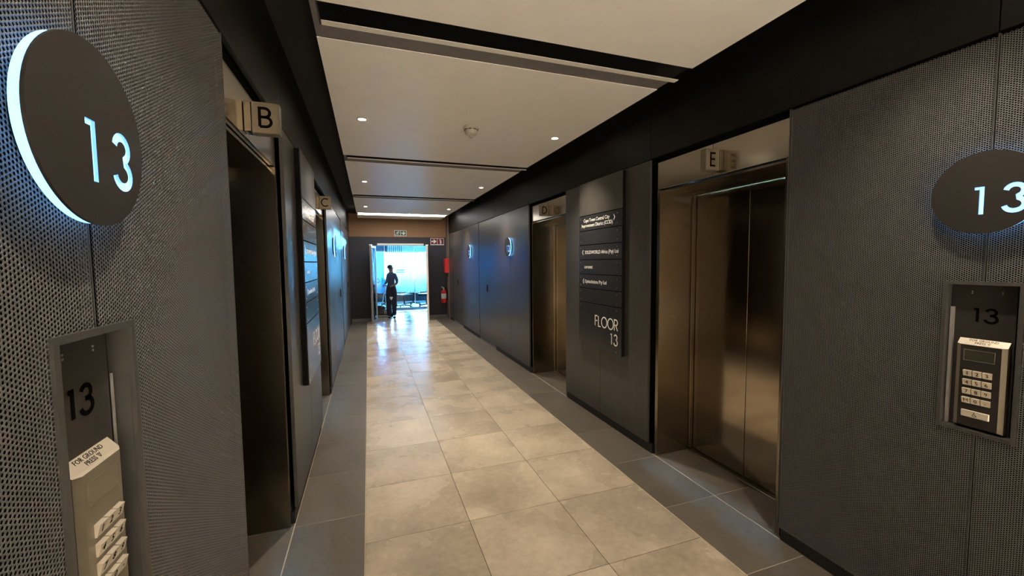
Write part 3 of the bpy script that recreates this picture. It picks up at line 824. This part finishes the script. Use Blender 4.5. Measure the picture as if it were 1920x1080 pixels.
# exit sign on the brown bulkhead
t = thing('exit_sign', 'green and white running-man exit sign on the brown bulkhead', 'sign', (0.93, YW - 0.013, 2.395))
Box('plate', -0.162, 0.162, -0.012, 0.0, -0.078, 0.078, M['sign_white'], t, 0.002)
g1 = Box('green_panel', -0.148, -0.008, -0.0135, -0.0122, -0.064, 0.064, M['sign_green'], t)
g2 = Box('green_panel', 0.008, 0.148, -0.0135, -0.0122, -0.064, 0.064, M['sign_green'], t)
bm = bmesh.new(); y0, y1 = -0.0150, -0.0137
prism(bm, [(-0.055 + 0.013 * math.cos(k * PI / 5), 0.046 + 0.013 * math.sin(k * PI / 5)) for k in range(10)], y0, y1)
for pl, w_ in (([(-0.062, 0.028), (-0.085, -0.006)], 0.020), ([(-0.085, -0.006), (-0.060, -0.026), (-0.066, -0.058)], 0.013), ([(-0.086, -0.008), (-0.108, -0.030), (-0.135, -0.032)], 0.013), ([(-0.066, 0.026), (-0.040, 0.008), (-0.022, 0.016)], 0.010), ([(-0.068, 0.030), (-0.098, 0.026), (-0.112, 0.006)], 0.010)):
    l, r, _ = outline(pl, w_); prism(bm, [tuple(q) for q in l] + [tuple(q) for q in r[::-1]], y0, y1)
bm_obj('running_figure', bm, M['sign_white'], g1, label='white running figure')
bm = bmesh.new(); prism(bm, [(0.022, 0.014), (0.078, 0.014), (0.058, 0.050), (0.082, 0.050), (0.134, 0.0), (0.082, -0.050), (0.058, -0.050), (0.078, -0.014), (0.022, -0.014)], y0, y1)
bm_obj('arrow', bm, M['sign_white'], g2, label='white arrow')

t = thing('fire_extinguisher_sign', 'red and white arrow and extinguisher sign right of the glass doors', 'sign', (1.935, YW - 0.001, 2.172))
Box('plate', -0.19, 0.19, -0.010, 0.0, -0.098, 0.098, M['sign_white'], t, 0.002)
r1 = Box('red_panel', -0.178, -0.006, -0.0115, -0.0102, -0.075, 0.086, M['sign_red'], t)
r2 = Box('red_panel', 0.006, 0.178, -0.0115, -0.0102, -0.075, 0.086, M['sign_red'], t)
bm = bmesh.new(); y0, y1 = -0.0130, -0.0117
prism(bm, [(-0.165, 0.022), (-0.095, 0.022), (-0.115, 0.06), (-0.085, 0.06), (-0.02, 0.005), (-0.085, -0.05), (-0.115, -0.05), (-0.095, -0.012), (-0.165, -0.012)], y0, y1)
bm_obj('arrow', bm, M['sign_white'], r1, label='pale arrow')
bm = bmesh.new(); prism(bm, [(0.075, -0.062), (0.115, -0.062), (0.115, 0.028), (0.102, 0.046), (0.088, 0.046), (0.075, 0.028)], y0, y1)
l, r, _ = outline([(0.095, 0.050), (0.095, 0.068), (0.070, 0.062), (0.062, 0.030)], 0.010); prism(bm, [tuple(q) for q in l] + [tuple(q) for q in r[::-1]], y0, y1)
bm_obj('extinguisher_symbol', bm, M['sign_white'], r2, label='pale extinguisher symbol')

# red box on the right wall end
loc, rz = wall_frame(1, 9.70, 1.49, -0.0125)
t = thing('red_hose_box', 'red wall box above the fire extinguisher at the corridor end', 'fire box', loc, rz)
Box('body', -0.10, 0.10, -0.098, 0.0, -0.20, 0.20, M['red'], t, 0.008)
Box('lid', -0.094, 0.094, -0.112, -0.0985, -0.19, 0.19, M['red'], t, 0.005)
bm = bmesh.new(); tube(bm, [(0.05, -0.1125, -0.05), (0.05, -0.14, -0.05), (0.05, -0.14, 0.05), (0.05, -0.1125, 0.05)], 0.008); bm_obj('handle', bm, M['red'], t, smooth=True)

# fire extinguisher
t = thing('fire_extinguisher', 'red fire extinguisher with white label hung on the end wall', 'extinguisher', (2.075, YW - 0.10, 0.43))
bm = bmesh.new(); lathe(bm, [(0.0, 0.0), (0.060, 0.0), (0.072, 0.012), (0.074, 0.03), (0.074, 0.31), (0.066, 0.345), (0.040, 0.372), (0.020, 0.382), (0.0, 0.382)], 24)
bm_obj('cylinder', bm, M['red'], t, smooth=True)
bm = bmesh.new()
n_ = 14
for k in range(n_):
    a0, a1 = -PI * 0.92 + k * PI * 0.84 / n_, -PI * 0.92 + (k + 1) * PI * 0.84 / n_
    for r0, r1_ in ((0.0745, 0.0755),):
        vs = [bm.verts.new((r1_ * math.cos(a), r1_ * math.sin(a), z)) for a, z in ((a0, 0.13), (a1, 0.13), (a1, 0.27), (a0, 0.27))]
        bm.faces.new(vs)
bmesh.ops.remove_doubles(bm, verts=bm.verts[:], dist=1e-5)
bm_obj('paper_label', bm, M['sign_white'], t, label='white instruction label')
bm = bmesh.new(); lathe(bm, [(0.018, 0.383), (0.020, 0.42), (0.014, 0.425), (0.0, 0.425)], 14); box(bm, -0.055, 0.012, -0.012, 0.012, 0.426, 0.434); tube(bm, [(0.0, 0, 0.434), (-0.03, 0, 0.452), (-0.075, 0, 0.462)], 0.007, 6)
bm_obj('valve_handle', bm, M['alu'], t, label='metal valve and squeeze handle')
bm = bmesh.new(); tube(bm, [(0.020, 0, 0.405), (0.055, -0.01, 0.42), (0.088, -0.02, 0.38), (0.092, -0.025, 0.25), (0.088, -0.025, 0.08)], 0.010, 8, 0.014); bm_obj('hose', bm, M['letter_bk'], t, smooth=True)
bm = bmesh.new(); box(bm, -0.03, 0.03, 0.0755, 0.0985, 0.10, 0.36); bm_obj('wall_bracket', bm, M['black'], t)

# ================================================================== LOBBY BEYOND THE DOORS, GLAZED OFFICE FRONT
LX0, LX1 = -1.6, 3.4
bm = bmesh.new(); box(bm, LX0, -0.96, 10.12, 12.15, -0.06, -0.001); box(bm, 2.76, LX1, 10.12, 12.15, -0.06, -0.001)
bm_obj('floor', bm, M['tile'], kind='structure')
bm = bmesh.new(); box(bm, LX0 - 0.1, LX0, 10.12, 12.25, 0, 2.7); box(bm, LX1, LX1 + 0.1, 10.12, 12.25, 0, 2.7); box(bm, LX0, -0.6, 10.0, 10.12, 0, 2.95); box(bm, 2.5, LX1, 10.0, 10.12, 0, 2.95)
bm_obj('wall_lobby', bm, M['lobby_wall'], kind='structure')
Box('ceiling', LX0, LX1, 10.12, 12.25, 2.60, 2.70, M['off_wall'], kind='structure')
YG = 12.2
Z0, Z1, ZF0, ZF1 = 0.11, 2.55, 0.612, 1.938
w1 = bpy.data.objects.new('window_1', None); COL.objects.link(w1); w1['kind'] = 'structure'
w1.location = (0, YG, 0)
mulls = [LX0 + 0.03, -0.60, 0.575, 1.515, 2.46, LX1 - 0.03]
for a, b in zip(mulls, mulls[1:]):
    Box('pane', a + 0.012, b - 0.012, -0.006, 0.006, Z0, Z1, M['glass'], w1)
    Box('frosted_film', a + 0.013, b - 0.013, 0.0068, 0.0078, ZF0, ZF1, M['film_blue'] if b < 0.6 else M['film'], w1, label='frosted band')
for x in mulls:
    Box('mullion', x - 0.011, x + 0.011, -0.03, 0.03, Z0, Z1, M['alu'], w1)
Box('bottom_rail', LX0, LX1, -0.03, 0.03, 0.0, Z0 - 0.001, M['chair'], w1)
Box('head_rail', LX0, LX1, -0.03, 0.03, Z1 + 0.001, 2.60, M['alu'], w1)
bm = bmesh.new(); text_bm(bm, 'O', 0.235, 0.300, 0.935, -0.0085, -0.0065, 'LEFT', 0.52); text_bm(bm, 'P', 0.235, 0.458, 0.935, -0.0085, -0.0065, 'LEFT', 0.52)
bm_obj('lettering', bm, M['mark_green'], w1, label='dark letters O P on the glass')
for z in (1.337, 1.268): Box('bar_mark', 0.932, 1.185, -0.0085, -0.0065, z, z + 0.025, M['mark_green'], w1, label='dark green bar on the glass')

# office room: floor, walls, ceiling and a large far window open to the sky
OX0, OX1, OY1 = -2.2, 5.2, 17.6
Box('floor', OX0, OX1, YG + 0.03, OY1, -0.05, -0.001, M['off_floor'], kind='structure')
Box('ceiling', OX0, OX1, YG + 0.03, OY1, 2.62, 2.70, M['off_wall'], kind='structure')
bm = bmesh.new(); box(bm, OX0 - 0.1, OX0, YG, OY1, 0, 2.7); box(bm, OX1, OX1 + 0.1, YG, OY1, 0, 2.7); box(bm, OX0 - 0.1, LX0, YG - 0.05, YG, 0, 2.7); box(bm, LX1, OX1 + 0.1, YG - 0.05, YG, 0, 2.7)
box(bm, OX0, 0.2, OY1, OY1 + 0.1, 0, 2.7); box(bm, 4.9, OX1, OY1, OY1 + 0.1, 0, 2.7); box(bm, 0.2, 4.9, OY1, OY1 + 0.1, 0, 0.25); box(bm, 0.2, 4.9, OY1, OY1 + 0.1, 2.05, 2.7)
bm_obj('wall_office', bm, M['off_wall'], kind='structure')
w2 = bpy.data.objects.new('window_2', None); COL.objects.link(w2); w2['kind'] = 'structure'; w2.location = (0, OY1 + 0.05, 0)
for x in (0.2, 1.37, 2.55, 3.72, 4.86):
    Box('mullion', x, x + 0.04, -0.03, 0.03, 0.252, 2.048, M['chair'], w2)
for x in (0.24, 1.41, 2.59, 3.76):
    Box('pane', x + 0.001, x + 1.128, -0.004, 0.004, 0.252, 2.048, M['glass'], w2)
# hanging vertical blind slats seen over the frosted band
t = thing('vertical_blind', 'dark vertical blind slats seen through the clear glass above the frosted band', 'blind', (0.95, 13.1, 2.60))
Box('head_rail', -0.30, 0.30, -0.03, 0.03, -0.05, 0.0, M['blind'], t)
for k in range(8):
    x = -0.24 + k * 0.066
    o = Box('slat', x - 0.011, x + 0.011, -0.004, 0.004, -0.78, -0.051, M['blind'], t)
t = thing('hanging_bulkhead', 'dark blue hanging panel above the frosted band, left of the blind slats', 'panel', (0.28, 12.9, 2.61))
bm = bmesh.new(); box(bm, -0.36, 0.36, -0.05, 0.05, -0.64, 0.0, 0.004); bm_obj('board', bm, M['lobby_wall'], t)
Box('edge_trim', 0.361, 0.40, -0.055, 0.055, -0.66, 0.0, M['trouser'], t)

def office_chair(loc, rz, label):
    t = thing('office_chair', label, 'chair', loc, rz, 'black office chairs behind the glass')
    bm = bmesh.new(); box(bm, -0.24, 0.24, -0.24, 0.24, 0.43, 0.50, 0.03); bm_obj('seat', bm, M['chair'], t)
    bm = bmesh.new()
    pts = [(-0.22, 0.62), (-0.24, 0.85), (-0.19, 1.02), (0.19, 1.02), (0.24, 0.85), (0.22, 0.62)]
    prism(bm, pts, 0.20, 0.235); bm_obj('backrest', bm, M['chair'], t)
    bm = bmesh.new(); tube(bm, [(0, 0.10, 0.44), (0, 0.25, 0.46), (0, 0.255, 0.66)], 0.022, 8); bm_obj('back_support', bm, M['chair'], t)
    bm = bmesh.new(); tube(bm, [(0, 0, 0.11), (0, 0, 0.43)], 0.028, 10); bm_obj('gas_column', bm, M['chair'], t)
    for k in range(5):
        a = k * 2 * PI / 5 + 0.3
        bm = bmesh.new(); tube(bm, [(0, 0, 0.125), (0.30 * math.cos(a), 0.30 * math.sin(a), 0.085)], 0.026, 6, 0.016)
        lg = bm_obj('leg', bm, M['chair'], t)
        bm = bmesh.new(); c, s = math.cos(a), math.sin(a)
        lathe(bm, [(0.0, -0.018), (0.029, -0.018), (0.029, 0.018), (0.0, 0.018)], 12, (0, 0, 0), 'x')
        co = bm_obj('castor', bm, M['chair'], lg); co.location = (0.30 * c, 0.30 * s, 0.030); co.rotation_euler = (0, 0, a + PI / 2)
    for s in (-1, 1):
        bm = bmesh.new(); tube(bm, [(s * 0.24, -0.05, 0.46), (s * 0.29, -0.05, 0.48), (s * 0.29, -0.05, 0.66)], 0.014, 6); box(bm, s * 0.29 - 0.03, s * 0.29 + 0.03, -0.18, 0.10, 0.66, 0.685); bm_obj('armrest', bm, M['chair'], t)
office_chair((1.22, 12.95, 0), 0.4, 'black office chair behind the glass just right of the standing person')
office_chair((1.98, 12.90, 0), -0.5, 'black office chair behind the glass nearest the right door leaf')
office_chair((1.60, 13.75, 0), 2.7, 'black office chair deeper in the office between two others')
office_chair((0.72, 13.85, 0), 2.2, 'black office chair deeper in the office behind the person')
office_chair((2.55, 14.0, 0), 3.3, 'black office chair deepest in the office on the right')
t = thing('low_cabinet', 'long dark low cabinet deep in the office below the frosted band', 'cabinet', (1.9, 15.9, 0))
Box('carcass', -1.9, 1.9, -0.2, 0.2, 0.0, 0.74, M['endwall'], t, 0.004)
for k in range(6): Box('cabinet_door', -1.89 + k * 0.63, -1.89 + k * 0.63 + 0.62, -0.218, -0.2005, 0.03, 0.72, M['endwall'], t, 0.002)
t = thing('meeting_table', 'dark meeting table behind the frosted glass among black chairs', 'table', (1.6, 14.75, 0))
Box('tabletop', -1.1, 1.1, -0.42, 0.42, 0.71, 0.745, M['chair'], t, 0.005)
for x in (-0.95, 0.95):
    for y in (-0.32, 0.32): Box('leg', x - 0.025, x + 0.025, y - 0.025, y + 0.025, 0.0, 0.709, M['chair'], t)

# unseen hall added behind the viewer to brighten the corridor ceiling by floor bounce
HX0, HX1, HY0, HY1, HH = -2.6, 4.4, -9.2, -3.62, 3.1
Box('floor', HX0, HX1, HY0, HY1 - 0.001, -0.06, -0.001, M['hall_bounce_floor'], kind='structure')
Box('ceiling', HX0, HX1, HY0, HY1, HH, HH + 0.1, M['raft'], kind='structure')
bm = bmesh.new(); box(bm, HX0 - 0.1, HX0, HY0, HY1, 0, HH); box(bm, HX1, HX1 + 0.1, HY0, HY1, 0, HH); box(bm, HX0, HX1, HY0 - 0.1, HY0, 0, HH)
box(bm, HX0 - 0.1, -0.79, HY1, HY1 + 0.02, 0, HH + 0.1); box(bm, 2.59, HX1 + 0.1, HY1, HY1 + 0.02, 0, HH + 0.1); box(bm, -0.79, 2.59, HY1, HY1 + 0.02, 2.90, HH + 0.1)
bm_obj('wall_added_hall', bm, M['hall'], kind='structure')
HALL_FILL_LIGHT = LIGHT.copy(); HALL_FILL_LIGHT.energy = HALL_FILL_W; HALL_FILL_LIGHT.spot_size = math.radians(80); HALL_FILL_LIGHT.color = (1.0, 0.92, 0.82); HALL_FILL_LIGHT.shadow_soft_size = 0.09  # fill light added for the corridor ceiling
ROWN = {-4.7: 'nearest', -6.3: 'middle', -7.9: 'farthest'}; COLN = {-0.9: 'left', 0.9: 'centre', 2.7: 'right'}
for y in (-4.7, -6.3, -7.9):
    for x in (-0.9, 0.9, 2.7):
        t = thing('hall_fill_lamp', 'large round fill lamp added in the unseen hall behind, %s row, %s' % (ROWN[y], COLN[x]), 'ceiling light', (x, y, HH), 0, 'round fill lamps added in the unseen hall behind')
        bm = bmesh.new(); lathe(bm, [(0.10, 0.0), (0.10, -0.012), (0.125, -0.012), (0.13, -0.001), (0.13, 0.0)], 28); bm_obj('trim_ring', bm, M['white'], t, smooth=True)
        bm = bmesh.new(); lathe(bm, [(0.098, -0.001), (0.098, -0.004)], 28); bm_obj('lens', bm, M['lamp'], t)
        lo = bpy.data.objects.new('downlight_beam', HALL_FILL_LIGHT); COL.objects.link(lo); lo.parent = t; lo.location = (0, 0, -0.02)

# ================================================================== PERSON WITH FLOOR MACHINE
PX, PY = 0.66, 10.42
def skin_mesh(name, nodes, edges, sub=2):
    me = bpy.data.meshes.new(name)
    me.from_pydata([n[0] for n in nodes], edges, [])
    ob = bpy.data.objects.new(name, me); COL.objects.link(ob)
    md = ob.modifiers.new('skin', 'SKIN'); md.use_smooth_shade = True
    for i, n in enumerate(nodes):
        sv = me.skin_vertices[0].data[i]; sv.radius = (n[1], n[2] if len(n) > 2 else n[1]); sv.use_root = (i == 0)
    sb = ob.modifiers.new('sub', 'SUBSURF'); sb.levels = sub; sb.render_levels = sub
    dg = bpy.context.evaluated_depsgraph_get(); dg.update()
    out = bpy.data.meshes.new_from_object(ob.evaluated_get(dg))
    bpy.data.objects.remove(ob); bpy.data.meshes.remove(me)
    return out
pr = thing('person', 'person in navy shirt and dark trousers standing in the doorway, holding a machine handle', 'person', (PX, PY, 0), 0)
# world-aligned local frame: faces +y (away), head turned right; +x is the picture's right
N_ = [((0.00, 0.00, 0.86), 0.125, 0.105),   # 0 pelvis
      ((0.01, 0.00, 1.00), 0.108, 0.095),   # 1 waist
      ((0.015, 0.00, 1.14), 0.120, 0.105),  # 2 chest
      ((0.02, 0.00, 1.235), 0.095, 0.085),  # 3 upper chest
      ((0.02, 0.01, 1.285), 0.062, 0.056),  # 4 neck base
      ((0.015, 0.02, 1.335), 0.049, 0.050), # 5 neck
      ((0.010, 0.035, 1.39), 0.066, 0.076), # 6 jaw
      ((0.005, 0.035, 1.455), 0.074, 0.086),# 7 skull
      ((0.005, 0.030, 1.502), 0.050, 0.058),# 8 crown
      ((-0.072, 0.0, 1.240), 0.054), ((-0.095, -0.05, 1.09), 0.044), ((-0.125, -0.08, 1.03), 0.038), ((-0.165, -0.10, 0.985), 0.030),  # 9-12 left arm -> wrist
      ((0.118, 0.0, 1.240), 0.056), ((0.165, -0.02, 1.10), 0.048), ((0.172, -0.03, 1.03), 0.040), ((0.12, -0.115, 0.975), 0.034), ((0.065, -0.14, 0.940), 0.028),  # 13-17 right arm, elbow out
      ((-0.058, 0.00, 0.78), 0.102), ((-0.062, 0.01, 0.48), 0.082), ((-0.065, 0.00, 0.30), 0.072), ((-0.065, 0.0, 0.06), 0.060),  # 18-21 left leg
      ((0.073, 0.00, 0.78), 0.102), ((0.077, 0.01, 0.48), 0.082), ((0.080, 0.00, 0.30), 0.072), ((0.080, 0.0, 0.06), 0.060)]   # 22-25 right leg
E_ = [(0, 1), (1, 2), (2, 3), (3, 4), (4, 5), (5, 6), (6, 7), (7, 8), (3, 9), (9, 10), (10, 11), (11, 12), (3, 13), (13, 14), (14, 15), (15, 16), (16, 17), (0, 18), (18, 19), (19, 20), (20, 21), (0, 22), (22, 23), (23, 24), (24, 25)]
body = skin_mesh('body', N_, E_)
def hand_mesh(wr, d, palm_n, thumb_side):
    """palm, four fingers curling round the handle and a thumb from the side of the palm"""
    wr, d, n = Vector(wr), Vector(d).normalized(), Vector(palm_n).normalized(); s = d.cross(n).normalized()
    nd = [(tuple(wr), 0.024, 0.018), (tuple(wr + d * 0.035), 0.030, 0.016), (tuple(wr + d * 0.065), 0.032, 0.014)]; ed = [(0, 1), (1, 2)]
    for k, (o, l) in enumerate(((-0.027, 0.052), (-0.009, 0.062), (0.009, 0.066), (0.027, 0.058))):
        b = wr + d * 0.075 + s * o
        i = len(nd)
        nd += [(tuple(b), 0.009), (tuple(b + d * l * 0.45 + n * 0.012), 0.0085), (tuple(b + d * l * 0.55 + n * 0.040), 0.0075)]
        ed += [(2, i), (i, i + 1), (i + 1, i + 2)]
    i = len(nd)
    nd += [(tuple(wr + d * 0.03 + s * thumb_side * 0.034 + n * 0.010), 0.011), (tuple(wr + d * 0.060 + s * thumb_side * 0.046 + n * 0.030), 0.009)]
    ed += [(1, i), (i, i + 1)]
    return skin_mesh('hand', nd, ed, 1)
bmB = bmesh.new(); bmB.from_mesh(body)
for a in (((-0.165, -0.10, 0.985), (-0.25, -0.55, -0.25), (0.2, 0.1, -1), 1), ((0.065, -0.14, 0.940), (-0.9, 0.1, -0.35), (0, 1, -0.2), -1)):
    hm = hand_mesh(*a); bmB.from_mesh(hm); bpy.data.meshes.remove(hm)
# shoes grow from the ankle: simple lasts
for sx in (-0.065, 0.080):
    prof = [(-0.075, 0.030, 0.050), (-0.045, 0.040, 0.075), (0.02, 0.040, 0.070), (0.09, 0.046, 0.045), (0.15, 0.040, 0.032), (0.175, 0.018, 0.022)]
    rings = []
    for yy, hw, hz in prof:
        rings.append([bmB.verts.new((sx + hw * math.cos(2 * PI * k / 10), yy, max(0.002, hz * 0.5 + hz * 0.55 * math.sin(2 * PI * k / 10)))) for k in range(10)])
    for a, b in zip(rings, rings[1:]):
        for k in range(10): bmB.faces.new((a[k], a[(k + 1) % 10], b[(k + 1) % 10], b[k]))
    bmB.faces.new(rings[0]); bmB.faces.new(rings[-1])
# nose and ears, head turned towards the picture's right
for c, r in (((0.078, 0.030, 1.432), (0.014, 0.010, 0.018)), ((0.040, -0.048, 1.435), (0.010, 0.008, 0.026)), ((-0.02, 0.118, 1.435), (0.010, 0.008, 0.026)), ((0.066, 0.030, 1.393), (0.010, 0.020, 0.007))):
    bmesh.ops.create_uvsphere(bmB, u_segments=10, v_segments=6, radius=1.0, matrix=Matrix.Translation(c) @ Matrix.Diagonal((*r, 1)))
for f in bmB.faces:
    c = f.calc_center_median()
    if c.z > 1.31 : f.material_index = 2
    elif c.z < 0.075: f.material_index = 3
    elif c.z < 0.90 and not (c.x < -0.13 or c.y < -0.155): f.material_index = 1
    elif (c.y < -0.075 and c.z < 1.0 and (c.x < -0.14 or (c.x > -0.08 and c.y < -0.125))): f.material_index = 2
    else: f.material_index = 0
    f.smooth = True
me = bpy.data.meshes.new('body'); bmB.to_mesh(me); bmB.free()
for m in (M['navy'], M['trouser'], M['skin'], M['shoe']): me.materials.append(m)
link('body', me, None, pr)
bm = bmesh.new()
bmesh.ops.create_uvsphere(bm, u_segments=18, v_segments=12, radius=1.0, matrix=Matrix.Translation((-0.006, 0.030, 1.462)) @ Matrix.Diagonal((0.082, 0.094, 0.070, 1)))
bmesh.ops.delete(bm, geom=[v for v in bm.verts if v.co.z < 1.415 or (v.co.x > 0.045 and v.co.z < 1.485)], context='VERTS')
bm_obj('hair', bm, M['hair'], pr, smooth=True, label='short dark hair')
bm = bmesh.new(); lathe(bm, [(0.130, 0.885), (0.132, 0.90), (0.130, 0.915)], 24, (0.003, 0, 0)); bmesh.ops.scale(bm, vec=(1, 0.80, 1), verts=bm.verts[:]); bm_obj('belt', bm, M['shoe'], pr)
# eyes and brows on the turned face
for y in (0.012, 0.050):
    bm = bmesh.new(); bmesh.ops.create_uvsphere(bm, u_segments=8, v_segments=6, radius=0.007, matrix=Matrix.Translation((0.069, y, 1.449))); bm_obj('eye', bm, M['hair'], pr)

t = thing('cleaning_rag', 'white cleaning rag hanging from the trouser pocket of the standing person', 'cloth', (0.655, 10.318, 0.575))
bm = bmesh.new()
vs = [bm.verts.new(c) for c in ((-0.045, -0.012, 0.045), (-0.01, -0.022, 0.050), (0.045, -0.010, 0.045), (0.03, -0.020, 0.0), (0.0, -0.028, -0.045), (-0.03, -0.020, 0.0), (0.0, -0.030, 0.01))]
for f in ((0, 5, 6, 1), (1, 6, 3, 2), (5, 4, 6), (6, 4, 3)): bm.faces.new([vs[i] for i in f])
r = bmesh.ops.solidify(bm, geom=bm.faces[:], thickness=0.006); bm_obj('cloth', bm, M['rag'], t)

t = thing('floor_scrubber', 'dark floor cleaning machine with two pale tube handles held by the person', 'cleaning machine', (0.47, 10.88, 0), 0)
bm = bmesh.new(); box(bm, -0.26, 0.22, -0.17, 0.17, 0.07, 0.24, 0.04); bm_obj('body', bm, M['machine'], t, smooth=True)
bm = bmesh.new(); lathe(bm, [(0.15, 0.241), (0.15, 0.27), (0.12, 0.32), (0.05, 0.345), (0.0, 0.345)], 20, (-0.10, 0.0, 0)); bm_obj('motor_dome', bm, M['machine'], t, smooth=True)
bm = bmesh.new(); box(bm, 0.0, 0.20, -0.176, -0.1705, 0.10, 0.21, 0.002); bm_obj('side_panel', bm, M['machine_beige'], t, label='beige side panel')
bm = bmesh.new(); lathe(bm, [(0.20, 0.012), (0.20, 0.05), (0.17, 0.069), (0.0, 0.069)], 24, (-0.04, 0, 0)); bm_obj('brush_skirt', bm, M['machine_beige'], t, label='beige brush skirt')
for y in (-0.15, 0.15):
    bm = bmesh.new(); lathe(bm, [(0.0, -0.02), (0.055, -0.02), (0.055, 0.02), (0.0, 0.02)], 16, (0.20, y * 1.3, 0.056), 'y'); bm_obj('wheel', bm, M['shoe'], t)
bm = bmesh.new(); tube(bm, [(-0.06, -0.10, 0.30), (-0.055, -0.12, 0.33), (0.025, -0.60, 0.94)], 0.014, 8); bm_obj('handle_tube', bm, M['handle_alu'], t, smooth=True)
bm = bmesh.new(); tube(bm, [(0.07, -0.10, 0.24), (0.068, -0.12, 0.28), (0.035, -0.60, 0.94)], 0.014, 8); bm_obj('handle_tube', bm, M['handle_alu'], t, smooth=True)
bm = bmesh.new(); tube(bm, [(-0.04, -0.60, 0.95), (0.075, -0.60, 0.95)], 0.017, 8); bm_obj('grip', bm, M['shoe'], t, smooth=True)
